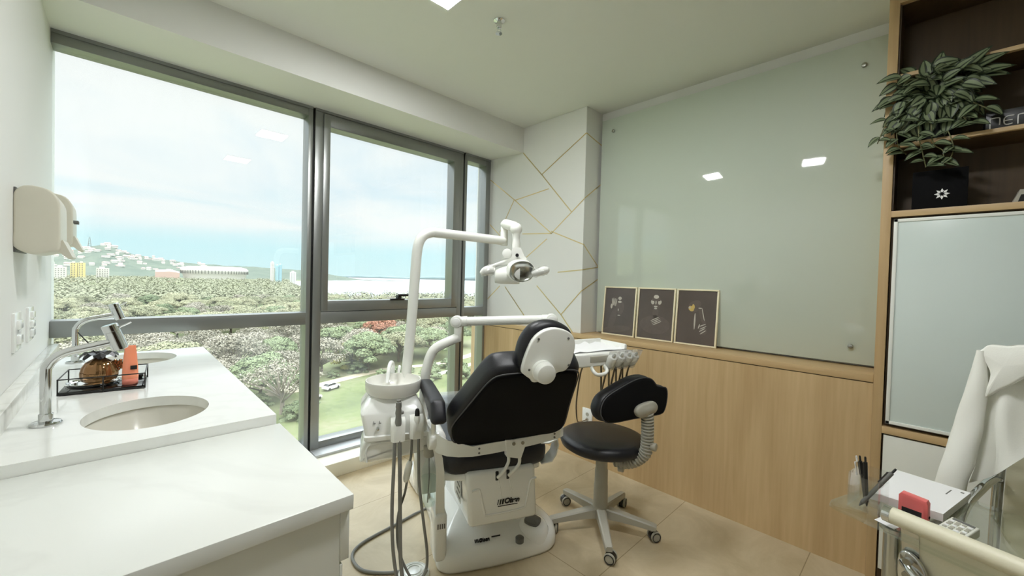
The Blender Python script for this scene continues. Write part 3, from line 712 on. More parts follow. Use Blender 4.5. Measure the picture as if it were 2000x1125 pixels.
# lower arm housing
h = MB(FR)
hs = [(-.635, .548), (-.648, .575), (-.640, .625), (-.61, .652), (-.5, .657), (-.34, .662), (-.28, .655), (-.27, .60), (-.40, .565), (-.52, .552)]
h.pillow(hs, (0, .02, 0), V((1, 0, 0)), V((0, 0, 1)), V((0, 1, 0)), 0, .20, r=.028, sm=4)
ho_ = h.build('support_housing', 'white_pl', t, smooth=50)
h = MB(FR); h.tube([(w_, .018, z) for w_, z in ((-.618, .556), (-.622, .60), (-.60, .634), (-.5, .638), (-.36, .641))], .004, 8, smooth=4); h.build('raised_edge', 'white_pl', ho_)
MB(FR).box((-.40, .06, .34), (-.25, .18, .60), .03).build('mounting_arm', 'white_pl', t)
bt = wp(-.345, .018, 0)
MB().lathe([(.022, .552), (.026, .56), (.026, .60), (.024, .604)], bt).build('bottle_socket', 'grey_pl', t)
bo3 = MB().lathe([(.014, .55), (.016, .535), (.030, .50), (.036, .47), (.0365, .44), (.035, .40), (.0365, .35), (.034, .325), (.022, .318), (.004, .322)], bt, seg=24).build('water_bottle', 'bottle', t, smooth=60)
MB().lathe([(.0345, .455), (.035, .44), (.0335, .40), (.035, .35), (.032, .328), (.004, .326)], bt, seg=24).build('water', 'water', bo3, smooth=60)
MB().tube([bt+V((0, 0, .55)), bt+V((.004, 0, .45)), bt+V((-.003, 0, .335))], .003, 6).build('pick_up_tube', 'hose', bo3)
# logos and tap marks
lg = MB(FR)
for w_ in (-.590, -.566): lg.box((w_-.004, -.002, .732), (w_-.002, .001, .744)); lg.box((w_-.004, -.002, .732), (w_+.005, .001, .7345))
lg.build('pictogram', 'grey_pd', bd, smooth=0)
MB(FR).lathe([(.007, 0), (.007, .012), (.005, .02), (.002, .021)], (-.575, .0, .712), (0, -1, 0)).build('valve_knob', 'chromed', bd)
def holder(w_, z, tip):
    h = MB(FR)
    h.rings([[(w_+x, -.012+y, zz) for x, y, zz in ((-a, 0, z0), (-a, -.04*q, z0), (-a*.6, -.052*q, z0), (a*.6, -.052*q, z0), (a, -.04*q, z0), (a, 0, z0))] for z0, a, q in ((z-.062, .028, .8), (z-.058, .030, 1), (z+.01, .030, 1), (z+.028, .031, .75), (z+.036, .03, .5))])
    ho = h.build('hose_holder', 'white_sat', t, smooth=40)
    return ho
holder(-.492, .722, 0); holder(-.412, .728, 1)
hp = wp(-.492, -.052, 0)
h = MB(); h.lathe([(.014, .735), (.014, .755), (.012, .775), (.014, .79), (.011, .81), (.013, .815), (.012, .836), (.0095, .838), (.0095, .846)], hp); h.lathe([(.008, 0), (.008, .018), (.006, .022)], hp+V((0, 0, .79)), CW)
h.build('suction_tip', 'hose', t)
hp2 = wp(-.412, -.052, 0)
h = MB(); h.lathe([(.013, .735), (.013, .768), (.010, .772)], hp2); h.build('ejector_body', 'white_sat', t)
h = MB(); h.lathe([(.011, .770), (.010, .79), (.007, .80), (.004, .802)], hp2); h.build('ejector_tip', 'black', t)
def C3(*pts): return [wp(*q) for q in pts]
hz = [C3((-.505, -.055, .69), (-.508, -.06, .55), (-.512, -.07, .35), (-.500, -.08, .16), (-.47, -.10, .035), (-.42, -.12, .012)),
      C3((-.487, -.055, .70), (-.482, -.06, .55), (-.478, -.07, .35), (-.472, -.085, .15), (-.45, -.11, .03), (-.40, -.14, .010)),
      C3((-.432, -.05, .69), (-.434, -.05, .60), (-.442, -.05, .55), (-.456, -.05, .44), (-.485, -.05, .33), (-.482, -.06, .2), (-.440, -.08, .09), (-.40, -.10, .05), (-.36, -.10, .1)),
      C3((-.405, -.052, .70), (-.402, -.05, .60), (-.396, -.05, .46), (-.376, -.06, .30), (-.358, -.07, .16), (-.365, -.09, .09), (-.40, -.10, .05))]
for i, q in enumerate(hz): MB().tube(q, (.0075, .0085, .0055, .0065)[i], 10, smooth=8).build('suction_hose', 'hose', t)
v_ = C3((-.438, -.05, .572), (-.447, -.05, .53), (-.456, -.05, .48))
MB().tube([v_[0], v_[0]*.85+v_[2]*.15, v_[1], v_[0]*.15+v_[2]*.85, v_[2]], [.008, .014, .015, .014, .008], 14).build('inline_filter', 'white_sat', t)
MB().tube([V(q) for q in ((1.20, 1.86, .30), (1.33, 2.03, .03), (1.22, 2.03, .008), (1.097, 2.012, .008), (.926, 1.989, .008), (.848, 1.952, .008), (.815, 1.89, .008), (.818, 1.80, .008), (.869, 1.728, .008), (.929, 1.68, .008), (.96, 1.665, .012))], .0075, 10, smooth=8).build('floor_hose', 'hose', t)
t = thing('foot_pedal', (.985, 1.615, 0), 'round white foot pedal with concentric rings on the floor below the hoses', 'foot pedal')
MB().lathe([(.07, 0), (.072, .008), (.068, .018), (.05, .024), (.02, .026)], (.985, 1.615, 0), seg=40).build('body', 'white_pl', t, smooth=50)
for rr_, zz in ((.058, .0225), (.044, .0265), (.03, .028)):
    MB().tube([(.985+rr_*math.cos(a*PI/16), 1.615+rr_*math.sin(a*PI/16), zz) for a in range(33)], .0022, 6).build('ring', 'white_pl', t)

# ------------------------------------------------------------------ operating light on its pole
t = thing('dental_light', (1.045, 1.855, .62), 'white dental operating light on a tall curved pole with film wrapped handles', 'dental light')
MB().tube([(1.046, 1.853, .64), (1.056, 1.848, .873), (1.073, 1.839, 1.12), (1.088, 1.832, 1.42), (1.092, 1.830, 1.50), (1.100, 1.827, 1.556), (1.122, 1.823, 1.596), (1.165, 1.818, 1.617), (1.23, 1.811, 1.620), (1.639, 1.763, 1.613)], .0255, 20, smooth=5).build('pole', 'white_sat', t)
MB().cyl((1.639, 1.763, 1.585), (1.639, 1.763, 1.70), .022, bev=.004).build('swivel_post', 'white_sat', t)
hd = MB(); hd.tube([(1.643, 1.768, 1.708), (1.640, 1.755, 1.712), (1.625, 1.665, 1.69), (1.622, 1.648, 1.682)], [.026, .030, .029, .025], 18).build('joint_arm', 'white_sat', t)
b = MB(); b.sphere((1.617, 1.640, 1.672), .034, 18, 12, (1, 1, 1.05)); b.tube([(1.617, 1.640, 1.67), (1.619, 1.640, 1.62), (1.620, 1.640, 1.585), (1.620, 1.640, 1.545)], [.028, .020, .024, .022], 18, smooth=3); b.build('yoke_stem', 'white_sat', t)
rt = V((.717, -.697, 0)); fw_ = V((.697, .717, 0)); H = V((1.612, 1.640, 1.44))
YK = (H, rt, fw_, CZ)
y = MB(YK)
y.rings([[(x-.028*q, -.02, z), (x+.028*q, -.02, z), (x+.028*q, .02, z), (x-.028*q, .02, z)] for x, z, q in ((.01, .125, .8), (.01, .10, 1.2), (.008, .075, 1.7), (.0, .062, 2.6))])
y.pillow([(-.17, .008), (-.12, .030), (-.05, .058), (.0, .075), (.05, .072), (.085, .045), (.12, .008), (.10, .0), (.06, .035), (0, .05), (-.06, .035), (-.12, .008)], (0, -.02, 0), V((1, 0, 0)), V((0, 0, 1)), V((0, 1, 0)), 0, .04, r=.008, sm=3)
yo = y.build('yoke', 'white_sat', t, smooth=50)
MB(YK).cyl((-.045, -.025, .09), (-.045, .01, .09), .028, bev=.004).build('tilt_knob', 'white_sat', yo)
MB(YK).cyl((.012, -.030, .082), (.012, -.02, .082), .0095, seg=18).build('emblem', 'black', yo)
hb = MB(YK)
hb.rings([[V((.0, 0, -.02))+V((x, ry*math.cos(2*PI*k/24), rz*math.sin(2*PI*k/24)+dz)) for k in range(24)] for x, ry, rz, dz in ((-.115, .01, .02, -.02), (-.11, .035, .036, -.02), (-.08, .05, .048, -.015), (-.02, .055, .056, -.006), (.03, .05, .06, .0))])
hbo = hb.build('lamp_housing', 'white_sat', t, smooth=50)
mf = (-fw_*.80+rt*.35-CZ*.18).normalized(); mu = (CZ-mf*mf.z).normalized(); mr = mu.cross(mf)
mo_ = H+rt*.042-fw_*.055+CZ*-.012
mc = [(-.078, .0), (-.07, .035), (-.04, .056), (0, .062), (.04, .056), (.072, .03), (.078, -.005), (.06, -.04), (.03, -.056), (0, -.06), (-.04, -.054), (-.072, -.03)]
MB().pillow(mc, mo_, mr, mu, mf, -.06, -.034, r=.008, sm=4)
rl_ = MB(); rl_.rings([[mo_+mr*p.x*f+mu*p.y*f+mf*d for p in catmull(mc, 4)] for f, d in ((.94, -.05), (1.0, -.045), (1.0, -.002), (.985, .001), (.96, .001), (.95, -.003), (.93, -.045))]).build('reflector_shell', 'white_sat', t, smooth=50)
mr_ = MB(); nn = 40
cr = catmull(mc, 4)
mr_.rings([[mo_+mr*p.x*f+mu*p.y*f+mf*d for p in cr] for f, d in ((.96, .001), (.95, -.002), (.8, -.009), (.55, -.016), (.3, -.019), (.05, -.020))], cap=False)
mr_.build('reflector', 'chromed', t, smooth=60)
for pts, rd in ((((-.115, -.005, -.008), (-.14, -.01, -.004), (-.17, -.015, -.012), (-.19, -.02, -.028)), (.018, .026, .022, .010)), (((.10, -.03, -.02), (.13, -.04, -.012), (.165, -.06, .0), (.19, -.07, .004)), (.012, .02, .024, .012))):
    g = MB(YK); g.tube(pts, rd, 14, smooth=6); ho = g.build('handle', 'white_sat', t, smooth=60)
    g = MB(YK); random.seed(4)
    P_ = [V(q) for q in pts]; rs = []
    for i in range(9):
        u_ = i/8*(len(P_)-1); k = min(int(u_), len(P_)-2); c = P_[k].lerp(P_[k+1], u_-k); q = rd[k]*(1-(u_-k))+rd[k+1]*(u_-k)
        rs.append([c+V((0, math.cos(a*PI/6), math.sin(a*PI/6)))*(q+.004+random.uniform(-.002, .006)) for a in range(12)])
    g.rings(rs); g.build('film_wrap', 'plastic_film', ho, smooth=0)
MB(YK).box((-.09, -.035, -.03), (-.02, .02, -.012), .006).build('switch', 'grey_pl', hbo)

# ------------------------------------------------------------------ instrument delivery arm and tray
t = thing('instrument_unit', (1.115, 1.762, .6), 'white jointed delivery arm with instrument tray and hanging handpieces beyond the headrest', 'instrument tray unit')
MB().tube([(1.108, 1.766, .62), (1.113, 1.763, .80), (1.118, 1.760, .90), (1.135, 1.748, .985), (1.165, 1.73, 1.03), (1.262, 1.692, 1.075)], .0245, 18, smooth=6).build('lower_arm', 'white_sat', t)
MB().cyl((1.262, 1.692, 1.055), (1.262, 1.692, 1.135), .020, bev=.004).build('swivel_post', 'white_sat', t)
el = V((1.259, 1.700, 1.158)); e2 = V((1.612, 1.357, 1.182)); ad = (e2-el).normalized(); an = -V((.697, .717, 0))
ej = MB().cyl(el-an*.026, el+an*.030, .031, bev=.006).build('elbow_joint', 'white_sat', t); MB().cyl(el+an*.029, el+an*.034, .021, bev=.002).build('joint_cap', 'white_pl', ej)
ua = MB(); ua.tube([el+ad*.02, el+ad*.035, el+ad*.036, el+ad*.055, el+ad*.056, e2-ad*.05, e2-ad*.049, e2-ad*.02], [.025, .026, .027, .027, .0235, .0235, .026, .026], 20); ua.build('upper_arm', 'white_sat', t, smooth=30)
ej = MB().cyl(e2-an*.024, e2+an*.028, .030, bev=.006).build('elbow_joint', 'white_sat', t); MB().cyl(e2+an*.027, e2+an*.032, .020, bev=.002).build('joint_cap', 'white_pl', ej)
tx = V((.97, -.245, 0)).normalized(); ty = V((.245, .97, 0)).normalized(); to = V((1.60, 1.155, 0)); TF = (to, tx, ty, CZ)
MB().tube([e2-CZ*.02, e2+V((.012, -.006, -.06)), e2+V((.04, -.02, -.11)), to+tx*.10+ty*.14+V((0, 0, 1.0))], .018, 14, smooth=4).build('drop_arm', 'white_sat', t)
ty_ = MB(TF)
ty_.pillow([(-.045, .03), (.0, .0), (.345, .0), (.352, .02), (.352, .22), (.33, .245), (-.02, .245), (-.045, .225)], (0, 0, .962), V((1, 0, 0)), V((0, 1, 0)), V((0, 0, 1)), 0, .066, r=.010)
tyo = ty_.build('tray_body', 'white_sat', t, smooth=40)
ty_ = MB(TF); ty_.box((-.03, .225, 1.02), (.34, .245, 1.062), .008); ty_.box((.33, .04, 1.02), (.352, .245, 1.056), .008); ty_.build('raised_rim', 'white_sat', tyo)
ty_ = MB(TF); ty_.box((.06, .003, .985), (.26, -.004, 1.015), .003); ty_.build('front_panel', 'grey_pl', tyo)
cr_ = MB(TF); n = 9
vs = [(-.02+.36*i/n, .03+.2*j/n, 1.031+.012*noise.noise(V((i*.9, j*.9, 2)))+.03*max(0, j/n-.75)+(.006 if (i+j) % 2 else 0)) for j in range(n+1) for i in range(n+1)]
vs += [(a, b_, 1.029) for a, b_, c in vs]
k = (n+1)**2; fs = []
for j in range(n):
    for i in range(n):
        a = j*(n+1)+i; fs += [(a, a+1, a+n+2, a+n+1), (k+a, k+a+n+1, k+a+n+2, k+a+1)]
cr_.add(vs, fs); cr_.build('paper_liner', 'paper', tyo, smooth=25)
MB(TF).tube([(.075, .01, .965), (.072, -.012, .945), (.085, -.028, .93), (.13, -.030, .932), (.155, -.018, .945), (.158, .008, .965)], .009, 12, smooth=5).build('tray_handle', 'white_sat', tyo)
for i, w_ in enumerate((.185, .24, .292, .34)):
    hh = MB(TF)
    hh.lathe([(.020, -.03), (.024, -.02), (.024, .018), (.020, .028), (.010, .03)], (w_, -.012, .985), (0, -.55, .84), seg=16)
    ho = hh.build('handpiece_holder', 'white_sat', t)
    g = MB(TF); g.lathe([(.007, -.05), (.009, -.01), (.010, .032), (.006, .045), (.004, .048)], (w_, -.014, .985), (0, -.55, .84), seg=12); g.build('handpiece', 'chromed', t)
    g = MB(TF); random.seed(i); rs = []
    for z in (-.045, -.02, .0, .02, .04, .052): rs.append([(w_+(.026+random.uniform(-.003, .006))*math.cos(a*PI/6), -.014-.55*z+(.024+random.uniform(-.003, .006))*math.sin(a*PI/6), .985+z) for a in range(12)])
    g.rings(rs); g.build('film_wrap', 'plastic_film', ho, smooth=0)
    x0, y0, z0 = w_, .012, .95
    MB(TF).tube([(x0, y0, z0), (x0+.004, y0+.02, z0-.06), (x0-.006+.004*i, y0+.04, z0-.16), (x0-.004, y0+.06, z0-.25), (x0+.012, y0+.062, z0-.27), (x0+.026, y0+.066, z0-.22), (x0+.026, y0+.07, z0-.1), (x0+.022, y0+.07, z0+.015)], .0048, 8, smooth=6).build('handpiece_hose', 'hoseb', t)
t = thing('power_cable', (1.9, 1.4, .3), 'thin taupe cable running from the instrument tray down to the wall outlet', 'cable')
MB().tube([to+tx*.115+ty*.10+V((0, 0, .962)), to+tx*.11+ty*.13+V((0, 0, .90)), (1.80, 1.32, .72), (2.1, 1.53, .50), (2.45, 1.76, .345), (2.584, 1.79, .325)], .0042, 8, smooth=8).build('cord', 'hoseb', t)
# ------------------------------------------------------------------ dentist's stool
SC = V((1.947, 1.242, 0))
t = thing('stool', SC, 'black rolling stool with curved backrest, ribbed grey bellows and five caster base', 'stool')
MB().lathe([(.02, .440), (.12, .443), (.19, .453), (.214, .470), (.222, .494), (.214, .515), (.187, .526), (.1, .531), (.02, .532)], SC+V((.018, .012, 0)), seg=48, sx=1.06, sy=1.08).build('seat', 'leather', t, smooth=60)
MB().lathe([(.03, .41), (.09, .415), (.09, .443), (.03, .445)], SC).build('seat_plate', 'grey_pl', t)
MB().box(SC+V((-.02, -.16, .418)), SC+V((.03, .02, .440)), .005).build('back_arm', 'grey_pl', t)
cl = MB(); cl.lathe([(.040, .10), (.039, .24), (.0385, .245), (.0375, .25), (.0365, .255), (.036, .33), (.034, .335), (.033, .34), (.032, .41)], SC, seg=28); cl.build('gas_column', 'grey_pl', t, smooth=30)
hub = MB().lathe([(.040, .062), (.044, .07), (.045, .115), (.041, .13)], SC, seg=28).build('base_hub', 'grey_pl', t)
for k, a in enumerate((148, 79, 6, -66, -138)):
    d = V((math.cos(R(a)), math.sin(R(a)), 0)); n = V((-d.y, d.x, 0)); q = lambda x, y, z: SC+d*x+n*y+CZ*z
    lg = MB().rings([[q(x, -w_, z0), q(x, w_, z0), q(x, w_, z1-.006), q(x, w_*.7, z1), q(x, -w_*.7, z1), q(x, -w_, z1-.006)] for x, w_, z0, z1 in ((.03, .026, .070, .126), (.10, .024, .072, .118), (.20, .021, .068, .104), (.285, .019, .062, .092), (.300, .016, .064, .088))]).build('base_leg', 'grey_pl', t, smooth=30)
    ca = R((35, 150, 20, -30, -75)[k]); cd = V((math.cos(ca), math.sin(ca), 0)); cn = V((-cd.y, cd.x, 0)); c = q(.278, 0, 0)+cd*.012
    cs = MB()
    cs.cyl(q(.278, 0, .05), q(.278, 0, .072), .008, seg=10)
    for s_ in (-1, 1): cs.cyl(c+cn*s_*.012+CZ*.029, c+cn*s_*.026+CZ*.029, .0285, seg=24, bev=.004)
    co_ = cs.build('caster', 'grey_pl', t, smooth=30)
    tr = MB(); tr.cyl(c-cn*.011+CZ*.029, c+cn*.011+CZ*.029, .0285, seg=24)
    for s_ in (-1, 1): tr.tube([c+cn*s_*.0265+CZ*.029+(cd*math.cos(i*PI/12)+CZ*math.sin(i*PI/12))*.0225 for i in range(25)], .0025, 6)
    tr.build('tread', 'black', co_)
BP = V((1.889, 1.021, .784)); BA = V((-.2788, -.9603, 0)); BB = V((.9603, -.2788, 0))
ol = [(-.229, -.048), (-.228, -.006), (-.197, .038), (-.123, .071), (-.022, .105), (.059, .116), (.119, .102), (.160, .064), (.20, .052), (.235, .04), (.243, -.009), (.227, -.076), (.193, -.099), (.084, -.098), (-.031, -.098), (-.133, -.099), (-.199, -.087)]
bk = MB().pillow(ol, BP, BB, CZ, BA, -.085, -.004, r=.03, bulge0=.006, sm=3).build('backrest', 'leather', t, smooth=60)
MB().pillow([(a*.95, b_*.94) for a, b_ in ol], BP, BB, CZ, BA, -.02, .010, r=.012, bulge1=.008, sm=3).build('back_panel', 'blackm', bk, smooth=60)
sp = [(a*.965, b_*.955) for a, b_ in ol]; MB().tube([BP+BB*a+CZ*b_+BA*.0015 for a, b_ in sp+sp[:1]], .003, 6, smooth=3).build('seam_piping', 'piping', bk)
bc = BP+BB*.055+CZ*-.042+BA*.010
MB().pillow([(-.078, -.008), (-.062, .020), (-.01, .034), (.045, .034), (.070, .012), (.066, -.016), (.035, -.034), (-.02, -.042), (-.06, -.034)], bc, BB, CZ, BA, 0, .034, r=.014, bulge1=.01, sm=3).build('back_bracket', 'grey_pl', t, smooth=60)
bp = [V(q) for q in ((1.945, .985, .735), (1.955, .982, .68), (1.963, .984, .57), (1.964, .995, .50), (1.955, 1.045, .445), (1.945, 1.10, .420), (1.94, 1.16, .415))]
fine = []
for i in range(len(bp)-1):
    a, b_, c, d = bp[max(i-1, 0)], bp[i], bp[i+1], bp[min(i+2, len(bp)-1)]
    for k in range(12):
        u_ = k/12; fine.append(.5*((2*b_)+(c-a)*u_+(2*a-5*b_+4*c-d)*u_*u_+(3*b_-a-3*c+d)*u_**3))
L_ = [0]
for i in range(1, len(fine)): L_.append(L_[-1]+(fine[i]-fine[i-1]).length)
pts, rad = [], []; nr = 26
for k in range(nr*4+1):
    s_ = L_[-1]*k/(nr*4); i = max(j for j in range(len(L_)) if L_[j] <= s_+1e-9); i = min(i, len(fine)-2)
    pts.append(fine[i].lerp(fine[i+1], (s_-L_[i])/max(1e-6, L_[i+1]-L_[i]))); rad.append(.033 if k % 4 in (1, 2) else .0245)
MB().tube(pts, rad, 18).build('bellows', 'grey_pl', t, smooth=60)
kb = V((1.966, .965, .545)); MB().cyl(kb, kb+BA*.03+V((.012, 0, 0)), .021, bev=.005).build('knob', 'grey_pl', t)
MB().cyl(SC+V((-.01, -.11, .385)), SC+V((.0, -.14, .385)), .02, bev=.005).build('lever_cap', 'grey_pl', t)

# ------------------------------------------------------------------ three framed prints leaning on the glass board
def picture(y0, y1, label, draw):
    zb, zt, xb, xt = .973, 1.352, 2.776, 2.808
    t = thing('framed_print', (xb, (y0+y1)/2, zb), label, 'framed print', 'prints leaning on the ledge')
    up = V((xt-xb, 0, zt-zb)); h = up.length; up.normalize(); ex = V((0, -1, 0)); w_ = y1-y0
    nn = ex.cross(up).normalized()
    if nn.x > 0: nn = -nn
    o = V((xb, y1, zb)); F_ = (o, ex, up, nn)
    f = MB(F_); q = .0105
    for a, b_ in (((0, 0), (w_, q)), ((0, h-q), (w_, h)), ((0, q), (q, h-q)), ((w_-q, q), (w_, h-q))): f.box((a[0], a[1], -.009), (b_[0], b_[1], .009), .0015)
    f.build('frame', 'goldp', t)
    MB(F_).box((q*.5, q*.5, -.008), (w_-q*.5, h-q*.5, .001)).build('print', 'print', t, smooth=0)
    g = MB(F_); S_ = h/1.35     # picture units: 1 wide x 1.35 high
    def el(x, y, rx, ry, ang=0, m_=0, k=0):
        ca, sa = math.cos(R(ang)), math.sin(R(ang)); g.mat(m_)
        pts = [(math.cos(i*PI/10)*rx, math.sin(i*PI/10)*ry) for i in range(20)]
        g.add([((x+a*ca-b_*sa)*w_, (y+a*sa+b_*ca)*S_, .0012+.0002*k) for a, b_ in pts], [tuple(range(20))])
    draw(el)
    g.build('figure', ['printm', 'printl', 'printg'], t, smooth=0)
def d1(e):
    e(.52, .78, .12, .20, 0, 0); e(.30, .42, .10, .34, -14, 0, 1); e(.45, .18, .42, .09, 8, 0)
    e(.50, 1.03, .055, .045, 0, 1, 3); e(.50, .93, .06, .03, 0, 1, 3)
    for k in range(4): e(.27+.04*k, .93-.01*abs(k-1), .014, .11, 8-5*k, 1, 3)
    e(.47, .71, .012, .035, 5, 1, 3); e(.50, .56, .045, .014, 0, 1, 3); e(.25, .80, .03, .07, 0, 1, 2)
def d2(e):
    e(.50, .98, .13, .19, 0, 0); e(.50, .40, .40, .24, 0, 0); e(.5, .72, .08, .16, 0, 0)
    e(.50, 1.12, .07, .05, 0, 1, 3); e(.41, .98, .045, .06, 15, 1, 3); e(.60, .98, .045, .06, -15, 1, 3); e(.5, .97, .016, .05, 0, 1, 3); e(.50, .87, .05, .022, 0, 1, 3); e(.50, .82, .04, .02, 0, 1, 3)
    e(.43, 1.03, .04, .018, 12, 0, 5); e(.58, 1.03, .04, .018, -12, 0, 5)
    for k in range(4): e(.50+.02*k, .55-.035*k, .13, .011, 27, 1, 3)
def d3(e):
    e(.44, .93, .14, .13, -35, 0); e(.50, 1.0, .10, .09, 0, 0, 1); e(.64, .70, .05, .26, 22, 0); e(.68, .38, .09, .11, 20, 0)
    e(.37, .88, .075, .06, -40, 2, 3); e(.42, .93, .03, .06, 10, 2, 3); e(.33, .90, .03, .025, 0, 1, 4)
    e(.47, .58, .018, .20, 0, 1, 3); e(.66, .76, .010, .16, 14, 1, 3); e(.58, .90, .04, .014, 0, 1, 3)
    for k in range(4): e(.66+.02*(k % 2), .50-.055*k, .085, .011, 25+4*k, 1, 3)
    e(.58, .47, .012, .06, -15, 1, 3)
picture(1.524, 1.806, 'gold framed dark print of a hand covering half a face, beside the column', d1)
picture(1.227, 1.512, 'gold framed dark print of a face looking up with fingers on chest, between two others', d2)
picture(.941, 1.217, 'gold framed dark print of a head tilted with golden cheek and hand on neck', d3)

# ------------------------------------------------------------------ shelving unit on the right
CX = 2.585
t = thing('shelving_unit', (2.76, -.55, 0), 'tall oak shelving unit with dark open niches above frosted and white doors', 'shelving unit')
MB().box((CX, .128, 0), (2.86, .164, 2.766), .001).build('side_panel', 'oak', t)
MB().box((CX, -1.35, 0), (2.86, -1.314, 2.766), .001).build('side_panel', 'oak', t)
MB().box((2.836, -1.314, 0), (2.85, .128, 2.766)).build('back_panel', 'shade_wood', t)
MB().box((CX+.02, .122, 1.755), (2.836, .1285, 2.72)).build('niche_shade', 'shade_wood', t)  # dark sheet on the oak side, niche shade put into its colour
for z0, z1 in ((1.722, 1.750), (2.045, 2.063), (2.368, 2.386), (2.712, 2.766), (.706, .738)):
    s_ = MB().box((CX+(.0 if z0 in (1.722, .706, 2.712) else .012), -1.314, z0), (2.836, .128, z1), .001).build('shelf', 'oakh', t)
    MB().box((CX+.03, -1.31, z0-.002), (2.836, .122, z0)).build('underside_shade', 'shade_wood', s_, smooth=0)  # dark sheet below each shelf, shade painted in
MB().box((2.62, -1.31, .74), (2.836, .126, 1.72)).build('inner_case', 'shade_wood', t)
def door(y0, y1, z0, z1, name, m_, frame=True):
    d = MB().box((CX+.006, y0, z0), (CX+.020, y1, z1), .001).build(name, m_, t)
    if frame:
        f = MB(); w_ = .014
        for a, b_ in (((y0, z0), (y1, z0+w_)), ((y0, z1-w_), (y1, z1)), ((y0, z0), (y0+w_, z1)), ((y1-w_, z0), (y1, z1))): f.box((CX+.001, a[0], a[1]), (CX+.022, b_[0], b_[1]), .001)
        f.build('door_frame', 'white_sat', d)
door(-.58, .117, .755, 1.712, 'frosted_door', 'frost'); door(-1.30, -.59, .755, 1.712, 'frosted_door', 'frost')
door(-.58, .121, .06, .698, 'white_door', 'white_lam', False); door(-1.30, -.59, .06, .698, 'white_door', 'white_lam', False)
MB().box((CX+.03, -1.31, 0), (2.836, .126, .70)).build('lower_case', 'shade_wood', t)
# black box with flower emblem
t = thing('gift_box', (2.66, -.02, 1.75), 'black box with small pale eight petal flower on the lowest open niche', 'box')
MB().box((2.62, -.110, 1.7505), (2.72, .062, 1.925), .003).build('box_body', 'blackm', t)
f = MB()
for k in range(8):
    a = k*PI/4; d = V((0, math.cos(a), math.sin(a))); n = V((0, -d.z, d.y)); c = V((2.6185, -.033, 1.815))
    f.add([c+d*.006, c+d*.013+n*.0052, c+d*.025, c+d*.013-n*.0052], [(0, 1, 2, 3)])
f.build('flower_emblem', 'paper', t, smooth=0)
# black box with lettering
t = thing('product_box', (2.66, -.32, 2.063), 'low black box with pale outlined capital lettering on the shelf beside the plant', 'box')
MB().box((2.625, -.56, 2.0635), (2.74, -.150, 2.142), .002).build('box_body', 'black', t)
q = MB()
def stroke(pts): q.tube([V((2.6235, -.163-a, 2.070+b_)) for a, b_ in pts], .0020, 6, smooth=3)
x = 0.0
arch = lambda x, w_: [(x, .004), (x, .036), (x+.004, .042), (x+w_-.004, .042), (x+w_, .036), (x+w_, .012)]
stroke([(0, .0), (0, .044)]); stroke(arch(.0, .026))
stroke([(.060, .010), (.045, .008), (.038, .016), (.038, .034), (.046, .042), (.064, .042)]); stroke([(.039, .025), (.060, .025)])
stroke(arch(.074, .028)); stroke(arch(.113, .028))
q.build('lettering', 'paper', t, smooth=0)
t = thing('small_carton', (2.66, -.27, 1.75), 'small grey and black carton at the right edge of the lowest niche', 'carton')
MB().rings([[(2.63, -.232, 1.7505), (2.63, -.247, 1.79), (2.63, -.252, 1.806), (2.63, -.33, 1.806), (2.63, -.33, 1.7505)], [(2.70, -.232, 1.7505), (2.70, -.247, 1.79), (2.70, -.252, 1.806), (2.70, -.33, 1.806), (2.70, -.33, 1.7505)]]).build('box_body', 'grey_pl', t, smooth=0)
MB().rings([[(2.6285, -.246, 1.7505), (2.6285, -.255, 1.785), (2.6285, -.33, 1.785), (2.6285, -.33, 1.7505)], [(2.63, -.246, 1.7505), (2.63, -.255, 1.785), (2.63, -.33, 1.785), (2.63, -.33, 1.7505)]]).build('dark_label', 'black', t, smooth=0)
# trailing plant
random.seed(11)
t = thing('trailing_plant', (2.64, -.02, 2.063), 'trailing artificial plant with striped green leaves spilling over the shelf front', 'plant')
MB().lathe([(.04, 2.0635), (.05, 2.066), (.062, 2.15), (.058, 2.152), (.05, 2.14), (.01, 2.14)], (2.67, -.005, 0)).build('pot', 'black', t)
lf = MB(); vn = MB()
def leaf(p, d, up, L, w_):
    d = d.normalized(); n = d.cross(up); n = n.normalized() if n.length > 1e-4 else d.orthogonal().normalized(); u_ = n.cross(d)
    prof = ((0, .0), (.08, .45), (.2, .82), (.36, 1), (.54, .93), (.72, .66), (.88, .3), (1, .0))
    vs = []
    cols = (-1, -.74, -.16, .16, .74, 1)
    for s_, h_ in prof:
        for c in cols: vs.append(p+d*(L*s_)+n*(c*h_*w_)+u_*(abs(c)*h_*w_*.38-L*.35*s_*s_))
    k = len(lf.v); lf.v += vs
    for i in range(len(prof)-1):
        for j in range(5):
            lf.f.append((k+i*6+j, k+i*6+j+1, k+i*6+j+7, k+i*6+j+6)); lf.mi.append(1 if j in (1, 3) and 0 < i < 6 else 0)
def rnd(a): return random.uniform(-a, a)
